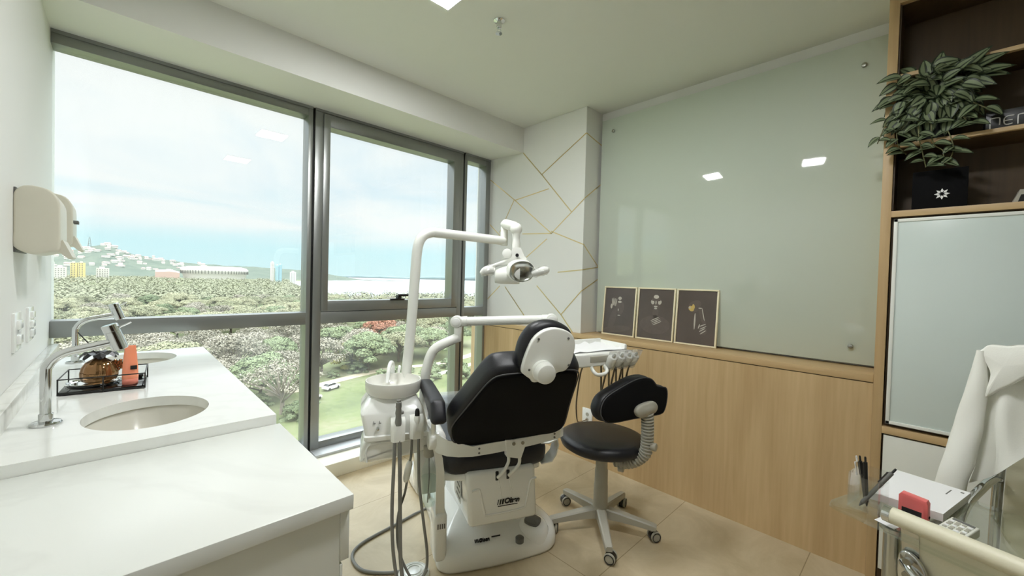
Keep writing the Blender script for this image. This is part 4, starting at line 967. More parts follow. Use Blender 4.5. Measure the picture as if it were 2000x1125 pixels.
# crown over the pot: leaves droop outward over the shelf edge
for k in range(150):
    a = random.uniform(0, 2*PI); rr_ = random.uniform(.02, .15); cy, cz = math.cos(a), math.sin(a)
    p = V((2.60+rnd(.04)-.03*random.random(), .015+cy*rr_*.9, 2.255+cz*rr_*.92))
    d = V((-.35+rnd(.5), cy*.9+rnd(.7), -.55+cz*.8+rnd(.5)))
    leaf(p, d, V((-1, rnd(.5), .35+rnd(.3))), random.uniform(.055, .085), random.uniform(.018, .026))
for y, z, dy, dz, L in ((.0, 2.34, -.12, .9, .10), (-.02, 2.33, .25, .9, .09), (-.07, 2.32, -.5, .6, .12), (-.10, 2.30, -.9, .15, .12), (.06, 2.30, .8, .4, .09), (-.09, 2.32, -.8, .45, .12), (-.10, 2.30, -.95, -.1, .11), (.03, 2.34, .1, .8, .08)):
    leaf(V((2.585, y, z)), V((-.2, dy, dz)), V((-1, 0, .4)), L, .025)
# vines
def vine(pts, n, L0=.075, r=.0022, ln=.5):
    P_ = [V(q) for q in pts]; fine = []
    for i in range(len(P_)-1):
        a, b_, c, d = P_[max(i-1, 0)], P_[i], P_[i+1], P_[min(i+2, len(P_)-1)]
        for q in range(6):
            u_ = q/6; fine.append(.5*((2*b_)+(c-a)*u_+(2*a-5*b_+4*c-d)*u_*u_+(3*b_-a-3*c+d)*u_**3))
    fine.append(P_[-1]); vn.tube(fine, r, 6)
    for k in range(n):
        q = fine[int((k+.6)/n*(len(fine)-1))]; s_ = 1 if k % 2 else -1
        leaf(q, V((-.5+rnd(.3), s_*(.8+rnd(.3)), -.25+rnd(.4))), V((-.8, 0, .7)), L0*random.uniform(.7, 1.1), L0*.27)
vine([(2.60, .05, 2.28), (2.57, .11, 2.26), (2.56, .145, 2.20), (2.56, .17, 2.12), (2.56, .185, 2.07)], 9, .06)
vine([(2.60, .06, 2.25), (2.565, .10, 2.20), (2.56, .12, 2.12), (2.56, .11, 2.04), (2.56, .085, 2.0)], 12, .07)
vine([(2.60, .03, 2.2), (2.565, .05, 2.14), (2.56, .045, 2.06), (2.56, .03, 1.98), (2.56, .02, 1.93)], 11, .065)
vine([(2.60, .0, 2.2), (2.565, .01, 2.12), (2.56, .0, 2.03), (2.56, -.03, 1.99), (2.56, -.03, 1.93)], 9, .07)
vine([(2.61, -.06, 2.22), (2.575, -.09, 2.2), (2.565, -.12, 2.17), (2.56, -.15, 2.14)], 5, .08)
vine([(2.61, -.06, 2.2), (2.575, -.08, 2.14), (2.565, -.10, 2.10), (2.56, -.13, 2.085)], 6, .075)
vine([(2.61, -.02, 2.15), (2.565, -.05, 2.05), (2.56, -.06, 1.99), (2.56, -.05, 1.95)], 6, .06)
vn.build('vine', 'stem', t, smooth=60)
lf.build('foliage', ['leaf', 'leafs'], t, smooth=180)

# ------------------------------------------------------------------ glass desk and what is on it
D0 = V((1.50, .19, 0)); E1 = V((-.33, -.944, 0)).normalized(); E2 = V((.944, -.33, 0)).normalized(); DF = (D0, E1, E2, CZ)
def dw(a, b_, z): return D0+E1*a+E2*b_+CZ*z
t = thing('glass_desk', dw(.6, .22, 0), 'clear glass desk on thick chrome legs at the right edge', 'desk')
MB(DF).pillow([(.0, .03), (.008, .008), (.03, .0), (1.2, .0), (1.2, .45), (.03, .45), (.008, .442), (.0, .42)], (0, 0, .738), V((1, 0, 0)), V((0, 1, 0)), V((0, 0, 1)), 0, .012, r=.002, seg=2).build('tabletop', 'paneb', t, smooth=30)
for a, b_ in ((.135, .065), (1.08, .065), (.135, .385), (1.08, .385)):
    l = MB(DF); l.cyl((a, b_, 0), (a, b_, .728), .022, seg=24); l.lathe([(.022, .722), (.03, .728), (.03, .737)], (a, b_, 0)); l.build('leg', 'chromed', t)
MB(DF).tube([(.135, .065, .69), (.135, .385, .69)], .012, 12).build('stretcher', 'chromed', t)
# acrylic pen holder
def wall_(mb, a, b_): mb.box(a, b_)
t = thing('pen_holder', dw(.05, .06, .75), 'clear acrylic open pen holder standing near the desk corner', 'pen holder')
hx = V((-.012, -.066, 0)).normalized(); hy = V((.094, -.018, 0)).normalized(); HF = (V((1.519, .142, .7505)), hx, hy, CZ)
b = MB(HF); b.box((0, 0, 0), (.068, .094, .004)); b.box((0, 0, .004), (.068, .003, .095)); b.box((0, .091, .004), (.068, .094, .105)); b.box((0, .003, .004), (.003, .091, .10)); b.box((.065, .003, .004), (.068, .091, .075)); b.box((.003, .045, .004), (.065, .048, .09))
b.build('acrylic_box', 'acryl', t, smooth=0)
def pen(p0, p1, r, body, tip, label, clip=True):
    p0, p1 = V(p0), V(p1); d = (p1-p0).normalized(); L = (p1-p0).length
    t = thing('pen', p0, label, 'pen')
    MB().tube([p0, p0+d*.012, p0+d*.013, p1-d*.016, p1-d*.0155], [.0015, r*.8, r, r, r*.6], 12).build('barrel', body, t)
    MB().tube([p1-d*.016, p1-d*.003, p1], [r*.55, r*.55, r*.4], 10).build('button', tip, t)
    if clip:
        n = d.orthogonal().normalized(); MB().tube([p1-d*.02+n*r, p1-d*.022+n*(r+.004), p1-d*.06+n*(r+.003)], .0018, 6).build('clip', tip, t)
hp = lambda a, b_, z: V((1.519, .142, .7505))+hx*a+hy*b_+CZ*z
pen(hp(.028, .034, .006), hp(.014, .01, .150), .0045, 'acryl', 'paper', 'clear barrelled pen standing left of the black pens in the holder')
pen(hp(.035, .036, .006), hp(.030, .025, .150), .0048, 'black', 'black', 'black pen standing almost upright in the middle of the holder')
pen(hp(.026, .06, .006), hp(.012, .045, .142), .0045, 'black', 'black', 'black pen with white mark leaning behind the upright pen')
pen(hp(.022, .02, .006), hp(.085, .075, .125), .0055, 'grey_pd', 'black', 'grey pen slanting out of the holder to the right')
# paper pad
t = thing('paper_pad', (1.72, .0, .75), 'thick white pad of printed forms lying on the glass desk', 'paper pad')
px = V((.262, -.165, 0)).normalized(); c0 = V((1.586, .099, .7505))
a = [V((1.624, .101, 0)), V((1.896, .058, 0)), V((1.857, -.113, 0)), V((1.619, -.051, 0))]
MB().rings([[q+CZ*.7505 for q in a], [q+CZ*.768 for q in a], [q+CZ*.772 for q in a]]).build('sheets', 'paper', t, smooth=0)
g = MB(); g.obox((1.81, -.066, .7721), (.05, .003, .0004), (a[2]-a[3], a[0]-a[3], CZ)); g.obox((1.835, -.095, .7721), (.009, .007, .0004), (a[2]-a[3], a[0]-a[3], CZ)); g.build('printed_line', 'grey_pd', t, smooth=0)
# red stamp
t = thing('rubber_stamp', (1.594, .007, .75), 'coral red self inking stamp standing by the pad', 'stamp')
s1 = V((1.600, .035, 0)); s2 = V((1.588, -.024, 0)); sd = (s2-s1); sl = sd.length; sd.normalize(); sn_ = V((sd.y, -sd.x, 0)); sn_ = sn_ if sn_.x < 0 else -sn_   # faces the chair side
SF = (s1, sd, sn_, CZ)
MB(SF).pillow([(0, 0), (0, .052), (.006, .060), (sl-.004, .056), (sl, .048), (sl, 0)], (0, -.013, .7505), V((1, 0, 0)), V((0, 0, 1)), V((0, 1, 0)), 0, .026, r=.003, seg=2).build('case', 'red', t)
MB(SF).box((.008, .0125, .759), (sl-.012, .0137, .773)).build('ink_window', 'ink', t, smooth=0)
MB(SF).cyl((sl-.001, 0, .762), (sl+.002, 0, .762), .004, seg=10).build('lock_button', 'ink', t)
# calculator
t = thing('calculator', (1.556, -.08, .75), 'small cream desk calculator with worn keys behind the chair rail', 'calculator')
k0 = V((1.613, -.066, 0)); k1 = V((1.588, -.115, 0)); k3 = V((1.525, -.038, 0)); kx = (k1-k0).normalized(); ky = (k3-k0).normalized(); kz = CZ
KF = (k0, kx, ky, kz)
MB(KF).pillow([(0, 0), (.055, 0), (.055, .092), (0, .092)], (0, 0, .7505), V((1, 0, 0)), V((0, 1, 0)), V((0, 0, 1)), 0, .024, r=.004).build('case', 'key', t)
for i in range(4):
    for j in range(5): MB(KF).box((.006+i*.0115, .022+j*.013, .774), (.0145+i*.0115, .031+j*.013, .7765), .001).build('key', 'grey_pl' if (i+j) % 3 else 'paper', t)
MB(KF).box((.006, .005, .774), (.049, .016, .7755)).build('display', 'grey_pd', t)
t = thing('card', (1.51, .06, .75), 'white business card lying flat below the pen holder', 'card')
cd_ = [V((1.488, .080, 0)), V((1.549, .058, 0)), V((1.530, .015, 0)), V((1.467, .040, 0))]
MB().rings([[q+CZ*.7502 for q in cd_], [q+CZ*.7508 for q in cd_]]).build('sheet', 'paper', t, smooth=0)

# ------------------------------------------------------------------ cream office chairs
def swivel_base(t, c):
    MB().cyl(c+CZ*.07, c+CZ*.40, .028).build('column', 'chromed', t)
    for k in range(5):
        d = V((math.cos(k*1.2566+.4), math.sin(k*1.2566+.4), 0))
        MB().tube([c+d*.02+CZ*.10, c+d*.15+CZ*.085, c+d*.29+CZ*.058], [.022, .018, .014], 10).build('base_leg', 'chromed', t)
        MB().cyl(c+d*.28+V((-d.y, d.x, 0))*.015+CZ*.026, c+d*.28-V((-d.y, d.x, 0))*.015+CZ*.026, .026, bev=.004).build('caster', 'black', t)
rl0 = V((1.458, .048, .79)); rd = V((-.309, -.951, 0)).normalized(); rn = V((.951, -.309, 0)).normalized(); RF = (rl0, rd, rn, CZ)
t = thing('visitor_chair', V((1.54, -.28, 0)), 'cream visitor chair with rolled top edge seen from behind at the desk', 'office chair')
MB(RF).tube([(0, 0, 0), (.002, 0, 0), (.020, 0, 0), (.50, 0, 0)], [.019, .021, .0215, .0215], 24).build('top_roll', 'cream_le', t, smooth=50)
MB(RF).tube([(-.014, 0, 0), (-.012, 0, 0), (.004, 0, 0)], [.016, .021, .0215], 24).build('roll_cap', 'chrome', t)
sh = MB(RF); sh.ribbon([((.055, .012, -.02), (.47, .012, -.02)), ((.055, .03, -.14), (.47, .03, -.14)), ((.055, .07, -.27), (.47, .07, -.27)), ((.055, .13, -.345), (.47, .13, -.345)), ((.055, .24, -.36), (.47, .24, -.36)), ((.055, .50, -.345), (.47, .50, -.345)), ((.055, .54, -.36), (.47, .54, -.36))], .012)
sh.build('sling', 'cream_le', t, smooth=50)
for a in (.045, .47):
    MB(RF).ribbon([((a-.022, .005, -.015), (a+.012, .005, -.015)), ((a-.022, .025, -.14), (a+.012, .025, -.14)), ((a-.022, .065, -.27), (a+.012, .065, -.27)), ((a-.022, .13, -.355), (a+.012, .13, -.355)), ((a-.022, .24, -.372), (a+.012, .24, -.372)), ((a-.022, .52, -.36), (a+.012, .52, -.36))], .008).build('side_frame', 'chromed', t, smooth=50)
b = MB(RF); b.tube([(.028, .002, -.105), (.06, -.015, -.125), (.10, -.02, -.16), (.26, -.02, -.19), (.42, -.015, -.16), (.475, .002, -.105)], .011, 12, smooth=5)
b.pillow([(.022, -.15), (.022, -.085), (.045, -.075), (.068, -.095), (.075, -.13), (.05, -.16)], (0, .006, 0), V((1, 0, 0)), V((0, 0, 1)), V((0, -1, 0)), 0, .012, r=.004, sm=3)
bo4 = b.build('back_brace', 'chrome', t, smooth=50)
b = MB(RF)
for z in (-.098, -.132): b.cyl((.040, -.004, z), (.040, -.013, z), .009, seg=16)
b.build('bolt', 'steel', bo4)
swivel_base(t, rl0+rd*.26+rn*.26-CZ*.79)

t = thing('desk_chair', dw(.42, .80, 0), 'cream ribbed office chair behind the glass desk, carrying a white coat', 'office chair')
rb = MB(DF); rs_ = []; nz_ = 96
for k in range(nz_+1):
    u_ = k/nz_; z = .42+.74*u_; y = .62+.09*u_*u_; rib = .004*abs(math.sin(u_*PI*13))
    rs_.append(((.185, y-rib, z), (.62, y-rib, z)))
rb.ribbon(rs_, .016); rb.build('backrest', 'cream_le', t, smooth=70)
rb = MB(DF); rs_ = []
for k in range(49):
    u_ = k/48; rib = .004*abs(math.sin(u_*PI*8)); rs_.append(((.185, .17+.45*u_, .455-.03*u_+rib), (.62, .17+.45*u_, .455-.03*u_+rib)))
rb.ribbon(rs_, .016); rb.build('seat', 'cream_le', t, smooth=70)
for a in (.168, .635):
    MB(DF).tube([(a, .17, .46), (a, .55, .43), (a, .625, .47), (a, .64, .70), (a, .70, 1.12)], .013, 12, smooth=5).build('side_frame', 'chromed', t)
    MB(DF).tube([(a, .645, .775), (a-.0, .60, .782), (a, .52, .77), (a, .40, .735), (a, .36, .66), (a, .40, .44)], .012, 12, smooth=5).build('armrest', 'chrome', t)
swivel_base(t, dw(.41, .42, 0))
# white coat
t = thing('lab_coat', dw(.35, .62, .72), 'white cotton lab coat draped over the back of the desk chair', 'coat')
DFc = DF
def fold(a, z): return .010*math.sin(a*70+z*9)+.008*math.sin(a*33-z*14)
def lin(x, tab):
    if x <= tab[0][0]: return tab[0][1]
    for (p_, q_), (r_, s__) in zip(tab, tab[1:]):
        if x <= r_: return q_+(s__-q_)*(x-p_)/(r_-p_)
    return tab[-1][1]
LEFT = ((.76, .134), (.774, .137), (.822, .148), (.938, .157), (1.072, .165), (1.19, .156), (1.23, .158))
BOT = ((.0, .770), (.03, .800), (.06, .845), (.10, .912), (.20, 1.02), (.35, 1.09), (.6, 1.12))
c_ = MB(DFc); n1, n2 = 48, 48; vs = []
for i in range(n1+1):
    for j in range(n2+1):
        u_ = i/n1*.55; v_ = j/n2
        top = 1.195+.03*min(1, u_*14)+.008*math.sin(u_*40)
        z = top+(lin(u_, BOT)-top)*v_
        a = lin(z, LEFT)+u_
        y = .520+.05*(1-v_)*min(1, u_*10)+fold(a, z)*min(1, v_*4)*min(1, u_*18+.2)+.012*math.exp(-(u_/.02)**2)
        vs.append((a, y, z))
fs = [(i*(n2+1)+j, i*(n2+1)+j+1, (i+1)*(n2+1)+j+1, (i+1)*(n2+1)+j) for i in range(n1) for j in range(n2)]
c_.add(vs, fs)
k = len(vs); c_.add([(a, y+.014, z) for a, y, z in vs], [f[::-1] for f in fs])
rim = [j for j in range(n2+1)]+[i*(n2+1)+n2 for i in range(1, n1+1)]+[n1*(n2+1)+j for j in range(n2-1, -1, -1)]+[i*(n2+1) for i in range(n1-1, 0, -1)]
base_ = len(c_.v)-2*k; c_.f += [(base_+rim[q], base_+rim[(q+1) % len(rim)], base_+k+rim[(q+1) % len(rim)], base_+k+rim[q]) for q in range(len(rim))]; c_.mi += [0]*len(rim)
# part falling behind the backrest
c_.ribbon([((.16, .575, 1.185), (.70, .60, 1.21)), ((.16, .66, 1.20), (.70, .69, 1.22)), ((.16, .735, 1.175), (.70, .745, 1.19)), ((.17, .75, .80), (.69, .76, .82))], .012)
c_.build('body', 'coat', t, smooth=70)
s_ = MB(DFc); rs = []
for i in range(29):
    z = 1.200-.475*i/28; l_ = lin(z, ((.72, .066), (.742, .069), (.925, .102), (1.077, .130), (1.196, .151))); r_ = lin(z, ((.72, .130), (.773, .135), (.822, .148), (.938, .160), (1.072, .168), (1.196, .160)))
    w_ = (r_-l_)/2+.006; d = .014+.014*(1.2-z); t_ = i/28
    rs.append([((l_+r_)/2+w_*math.cos(q*PI/10)*(1+.03*math.sin(q*3+t_*15)), .512-.006*t_+d*math.sin(q*PI/10)+.0015*math.sin(t_*14+q*.5)*min(1, t_*4), z+.012*math.cos(q*PI/10)*t_) for q in range(20)])
s_.rings(rs); s_.build('sleeve', 'coat', t, smooth=70)
s_ = MB(DFc)   # folded collar and shoulder
s_.pillow([(.151, 1.192), (.160, 1.208), (.174, 1.221), (.21, 1.221), (.233, 1.229), (.27, 1.222), (.30, 1.19), (.26, 1.155), (.225, 1.115), (.195, 1.085), (.170, 1.058), (.168, 1.074), (.177, 1.13), (.165, 1.165)], (0, .515, 0), V((1, 0, 0)), V((0, 0, 1)), V((0, -1, 0)), -.02, .012, r=.006, sm=3, bulge1=.006)
s_.build('collar', 'coat', t, smooth=70)
# ------------------------------------------------------------------ the park, lake and hills outside (ground 25 m below this floor)
G = -25.0
def ground_mat():
    m, nt, b = newmat('park_ground'); L = nt.links.new
    tc = N(nt, 'ShaderNodeTexCoord')
    n1 = N(nt, 'ShaderNodeTexNoise'); n1.inputs['Scale'].default_value = .045; n1.inputs['Detail'].default_value = 8
    n2 = N(nt, 'ShaderNodeTexNoise'); n2.inputs['Scale'].default_value = .9; n2.inputs['Detail'].default_value = 5
    for n in (n1, n2): L(tc.outputs['Object'], n.inputs['Vector'])
    ad = N(nt, 'ShaderNodeMath', operation='MULTIPLY_ADD'); ad.inputs[1].default_value = .35
    L(n2.outputs['Fac'], ad.inputs[0]); L(n1.outputs['Fac'], ad.inputs[2])
    rp = N(nt, 'ShaderNodeValToRGB'); e = rp.color_ramp.elements
    e[0].position = .45; e[0].color = S(78, 86, 59); e[1].position = .85; e[1].color = S(121, 119, 96)
    k = e.new(.62); k.color = S(100, 108, 73)
    L(ad.outputs[0], rp.inputs[0]); L(rp.outputs[0], b.inputs['Base Color']); b.inputs['Roughness'].default_value = .9; b.inputs['Specular IOR Level'].default_value = .1
    return m
M['ground'] = ground_mat()
M['sand'] = mat('sandy_path', S(175, 165, 141), .9, var=.08, vscale=.3)
M['lake'] = mat('lake_water', S(138, 141, 144), .35, var=.03, vscale=.01)
M['hill'] = leafmat('wooded_hill', S(70, 81, 72), S(102, 109, 95), .9, .012)
M['house'] = mat('white_render', S(200, 197, 192), .7, var=.03)
M['housey'] = mat('yellow_render', S(204, 188, 127), .7, var=.05, vscale=.3)
M['roof'] = mat('clay_roof', S(188, 161, 151), .8, var=.08)
M['bluegl'] = mat('blue_facade', S(150, 190, 204), .3, var=.05)
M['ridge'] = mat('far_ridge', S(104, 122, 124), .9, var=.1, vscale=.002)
M['bark'] = mat('tree_bark', S(82, 72, 60), .9, var=.15)
M['barkl'] = mat('pale_bark', S(125, 116, 105), .9, var=.1)
M['crown1'] = leafmat('olive_crown', S(110, 113, 85), S(147, 146, 116))
M['crown2'] = leafmat('green_crown', S(90, 102, 74), S(120, 131, 97))
M['crown3'] = leafmat('grey_brown_crown', S(118, 114, 99), S(148, 142, 127))
M['crown4'] = leafmat('rust_crown', S(137, 90, 72), S(167, 122, 100))
M['crown5'] = leafmat('yellow_green_crown', S(127, 133, 58), S(179, 170, 100))
M['canopy'] = leafmat('distant_canopy', S(86, 91, 72), S(128, 129, 106), .9, .045)
MB().add([(-9000, -60, G), (9000, -60, G), (9000, 9500, G), (-9000, 9500, G)], [(0, 1, 2, 3)]).build('ground', 'ground', smooth=0, kind='structure')
lk = [(150, 402), (184, 398), (234, 402), (274, 390), (297, 362), (420, 318), (9000, 1500), (9000, 9300), (2600, 9300), (1300, 3600), (804, 2180), (468, 1744), (300, 1120), (262, 960), (215, 760), (160, 520)]
MB().rings([[(x, y, G+.05) for x, y in lk], [(x, y, G+.3) for x, y in lk]]).build('lake', 'lake', smooth=0, kind='structure')
def strip(name, pts, w_, m_, **kw):
    mb = MB(); P_ = [V((x, y, 0)) for x, y in pts]; rs = []
    for i, p in enumerate(P_):
        d = (P_[min(i+1, len(P_)-1)]-P_[max(i-1, 0)]).normalized(); n = V((-d.y, d.x, 0))*w_*.5
        rs.append([p-n+CZ*(G+.02), p-n+CZ*(G+.12), p+n+CZ*(G+.12), p+n+CZ*(G+.02)])
    mb.rings(rs); return mb.build(name, m_, smooth=0, **kw)
strip('path', [(-20, 96), (10, 99), (30, 99), (44, 104), (54, 107), (70, 104), (84, 108), (105, 118), (140, 140)], 3.2, 'sand', kind='structure')
strip('path', [(60, 92), (74, 96), (95, 104), (125, 124)], 2.2, 'kerb', kind='structure')
# wooded hill across the park
prof = [(-1500, -10), (-900, 20), (-520, 50), (-281, 85), (-182, 113), (-110, 140), (-66, 152), (-21, 136), (60, 101), (207, 73), (392, 55), (563, 52), (777, 48), (1038, 36), (1175, 20), (1500, -24)]
def hz_(x):
    for (a, b_), (c, d) in zip(prof, prof[1:]):
        if a <= x <= c: return b_+(d-b_)*(x-a)/(c-a)
    return -25
def hill(x, y):
    s_ = max(0, min(1, (y-2100)/1400)); s_ = s_*s_*(3-2*s_)
    if y > 3500: s_ = max(0, 1-(y-3500)/1500)
    return G-.5+(hz_(x*3500/max(y, 1500))-G)*s_+7*noise.noise(V((x*.012, y*.012, 0)))*min(1, s_*3)
nx, ny = 130, 40; vs = []
for j in range(ny+1):
    for i in range(nx+1):
        x = -1500+3000*i/nx; y = 2050+2400*j/ny; vs.append((x, y, hill(x, y)))
MB().add(vs, [(j*(nx+1)+i, j*(nx+1)+i+1, (j+1)*(nx+1)+i+1, (j+1)*(nx+1)+i) for j in range(ny) for i in range(nx)]).build('hillside', 'hill', smooth=180, kind='structure')
# far shore hills
for k, (x0, x1, y0, y1, hh) in enumerate(((2500, 4100, 7700, 6900, 62), (3900, 6500, 7000, 5000, 128))):
    rs = []
    for i in range(41):
        u_ = i/40; x = x0+(x1-x0)*u_; y = y0+(y1-y0)*u_; h = G+(hh*(.75+.5*noise.noise(V((u_*5, k*3, 1)))))*math.sin(PI*u_)**.5
        rs.append([(x, y, G), (x+60, y+60, h), (x+300, y+300, h*.9), (x+600, y+600, G)])
    MB().rings(rs).build('far_hills', 'ridge', smooth=180, kind='structure')
# houses scattered on the hill
random.seed(5)
hm = MB()
hm.box((-9, -7, 0), (9, 7, 8)); hm.mat(1); hm.rings([[(-10, -8, 8), (10, -8, 8), (10, 8, 8), (-10, 8, 8)], [(-8, -.4, 12), (8, -.4, 12), (8, .4, 12), (-8, .4, 12)]])
h0 = hm.build('house', ['house', 'roof'], smooth=0, label='small pale house on the wooded hillside across the park', cat='house', group='houses on the hillside')
for i in range(78):
    x = random.gauss(20, 150) if i % 3 else random.uniform(-250, 420)
    y = random.uniform(2550, 3350)
    o = h0 if i == 0 else h0.copy()
    if i: COL.objects.link(o)
    o.location = (x*y/3500, y, hill(x*y/3500, y)-1); o.rotation_euler = (0, 0, random.uniform(-.6, .6)); q = random.uniform(.6, 1.5); o.scale = (q, q, random.uniform(.6, 1.5))
t = thing('radio_tower', (-127, 3398, 130), 'tall lattice radio mast on top of the wooded hill', 'tower')
b = MB()
for sx_, sy_ in ((-1, -1), (1, -1), (1, 1), (-1, 1)): b.tube([(-127+sx_*7, 3398+sy_*7, 128), (-127+sx_*1.5, 3398+sy_*1.5, 188)], [1.1, .6], 6)
for k in range(6):
    q = 7-5.5*k/6; z = 130+58*k/6; b.box((-127-q, 3398-q, z), (-127+q, 3398+q, z+1.4))
b.build('lattice', 'grey_pd', t, smooth=0)
# city blocks beyond the trees
def block(x, y, w_, d, z1, m_, label, rows=0, cat='building'):
    t = thing('apartment_block', (x, y, G), label, cat)
    MB().box((x-w_/2, y, G), (x+w_/2, y+d, z1)).build('walls', m_, t, smooth=0)
    MB().box((x-w_/2*.5, y+1, z1), (x+w_/2*.3, y+d*.6, z1+2.4)).build('roof_tank', 'house', t, smooth=0)
    g = MB()
    for i in range(max(2, int(w_/3.4))):
        for j in range(max(3, int((z1-G)/3.4))):
            xx = x-w_/2+1.2+i*3.4; zz = G+1.2+j*3.4
            if xx+1.4 < x+w_/2 and zz+1.5 < z1: g.box((xx, y-.12, zz), (xx+1.4, y+.1, zz+1.5))
    g.build('windows_grid', 'grey_pd', t, smooth=0)
block(-61, 1099, 9, 12, 12.5, 'housey', 'cream yellow apartment block left of its twin, at the far edge of the park')
block(-51, 1097, 9, 12, 13, 'housey', 'yellow apartment block right of its twin, at the far edge of the park')
block(-88, 1094, 6, 10, 13.2, 'house', 'narrow white tower block by the wall corner, below the towel dispenser')
block(-77, 1090, 15, 12, 5, 'house', 'low white block with balconies next to the narrow white tower')
block(-24, 1120, 18, 10, 4.5, 'house', 'long low white hall at the foot of the hill')
block(257, 1070, 6, 8, 29, 'house', 'slim white high rise right of the stadium')
block(266, 1066, 6, 8, 22, 'bluegl', 'shorter blue glass tower between the slim white high rise and its taller blue neighbour')
block(272.5, 1066, 6, 8, 24, 'bluegl', 'taller pale blue glass tower right of the stadium')
block(310, 1100, 12, 8, 8, 'house', 'white block near the window mullion, right of the blue towers')
# stadium
t = thing('stadium', (185, 1330, G), 'white roofed oval stadium seen over the park trees', 'stadium')
MB().lathe([(66, G), (69, -7), (73, 2), (75, 8), (70, 13), (58, 16.5), (42, 17), (40, 14)], (185, 1335, 0), seg=64, sx=1.0, sy=.62, cap=False).build('roof', 'house', t, smooth=60)
g = MB()
for k in range(64):
    a = 2*PI*k/64; c = V((185+73.6*math.cos(a), 1335+45.8*math.sin(a), 0)); g.obox(c+CZ*1.5, (1.6, 1.6, 8), (V((1, 0, 0)), V((0, 1, 0)), CZ))
g.build('roof_ribs', 'grey_pd', t, smooth=0)
t = thing('sports_hall', (92, 1310, G), 'long hall with pale terracotta roof left of the stadium', 'building')
MB().rings([[(62, 1300, G), (62, 1300, -1), (62, 1312, 4), (62, 1324, -1), (62, 1324, G)], [(88, 1300, G), (88, 1300, 1), (88, 1312, 6), (88, 1324, 1), (88, 1324, G)], [(107, 1300, G), (107, 1300, -2), (107, 1312, 1), (107, 1324, -2), (107, 1324, G)]]).build('roof', 'roof', t, smooth=0)
# floodlight masts along the shore
fm = MB(); fm.tube([(0, 0, 0), (.6, 0, 6), (2.2, 0, 12.5)], [.22, .18, .12], 6); fm.box((1.9, -.8, 12.2), (2.6, .8, 13))
f0 = fm.build('floodlight_mast', 'house', smooth=0, label='thin pale leaning floodlight mast along the lake shore', cat='lamp post', group='masts along the lake shore')
for i, (x, y) in enumerate(((176, 385), (190, 380), (207, 378), (224, 372), (243, 366), (268, 350), (290, 336))):
    o = f0 if i == 0 else f0.copy()
    if i: COL.objects.link(o)
    o.location = (x, y, G)

# trees: a few models, each a trunk with limbs and a crown of leaf sprays
def make_tree(kind, label, group, rad, h0_, h1, nclump, nleaf, ls, cm, bm_='bark', flat=.42, loose=0, seed=1):
    rnd_ = random.Random(seed); root = thing('park_tree', (0, 0, 0), label, 'tree', group)
    tk = MB(); cr = MB(); lv, lf_ = [], []
    tk.tube([(0, 0, 0), (.15, .1, h0_*.5), (0, 0, h0_)], [rad*.06, rad*.05, rad*.042], 8)
    for k in range(nclump):
        a = k*2.39996+rnd_.uniform(-.3, .3); q = math.sqrt((k+.5)/nclump)*rad*.86
        zc = h1-(h1-h0_)*flat*(q/rad)**2*1.6-rnd_.uniform(0, .8)*(h1-h0_)*.25
        c = V((math.cos(a)*q, math.sin(a)*q, zc-(h1-h0_)*.12))
        if k % 2 == 0 or loose: tk.tube([(0, 0, h0_*rnd_.uniform(.55, 1)), tuple(c*.5+V((0, 0, h0_*.42))), tuple(c)], [rad*.028, rad*.018, rad*.006], 5)
        if loose:
            for j in range(5): e = c+V((rnd_.gauss(0, 1), rnd_.gauss(0, 1), rnd_.uniform(.2, 1.4)))*rad*.16; tk.tube([tuple(c*.7+V((0, 0, h0_*.3))), tuple(c), tuple(e)], [rad*.01, rad*.007, rad*.002], 4)
        cr_ = rad*rnd_.uniform(.22, .34)
        for j in range(nleaf):
            th = rnd_.uniform(0, 2*PI); w_ = rnd_.uniform(-.25, 1); s_ = math.sqrt(max(0, 1-w_*w_)); r_ = cr_*rnd_.uniform(.75, 1.05)
            p = c+V((math.cos(th)*s_*r_, math.sin(th)*s_*r_, w_*r_*.62)); n = V((math.cos(th)*s_, math.sin(th)*s_, w_+.4)).normalized()
            n = (n+V((rnd_.gauss(0, .25), rnd_.gauss(0, .25), rnd_.gauss(0, .25)))).normalized()
            u_ = n.orthogonal().normalized(); v_ = n.cross(u_); t_ = rnd_.uniform(0, 2*PI); u_, v_ = u_*math.cos(t_)+v_*math.sin(t_), v_*math.cos(t_)-u_*math.sin(t_)
            q = ls*rnd_.uniform(.6, 1.3); i = len(lv)
            lv += [p-u_*q, p-v_*q*.55, p+u_*q, p+v_*q*.55]; lf_.append((i, i+1, i+2, i+3))
    cr.v = lv; cr.f = lf_; cr.mi = [0]*len(lf_)
    a = tk.build('trunk', bm_, root); b_ = cr.build('crown', cm, root, smooth=0)
    KIDS[root.name] = [a, b_]
    return root
TG = 'trees in the park'
protos = [make_tree('u', 'olive green tree with a flat spreading crown in the park', TG, 8, 4.5, 10.5, 26, 430, .34, 'crown1', seed=1),
          make_tree('g', 'dense green rounded tree in the park', TG, 7, 3.5, 11, 26, 430, .34, 'crown2', flat=.6, seed=2),
          make_tree('b', 'sparse grey brown tree with bare twigs in the park', TG, 7.5, 3.5, 10.5, 24, 150, .28, 'crown3', 'barkl', flat=.5, loose=1, seed=3),
          make_tree('u2', 'olive green tree with a flat spreading crown in the park', TG, 9, 5, 10, 30, 400, .36, 'crown1', flat=.3, seed=4)]
used = set()
def place(i, x, y, s_=1.0, label=None):
    p = protos[i]
    if i not in used: used.add(i); o = p; o.location = (x, y, G); o.rotation_euler = (0, 0, random.uniform(0, 6.28)); o.scale = (s_,)*3
    else: o = copy_tree(p, (x, y, G), random.uniform(0, 6.28), s_)
    if label: o['label'] = label; del o['group']
    return o
random.seed(21)
pts = []
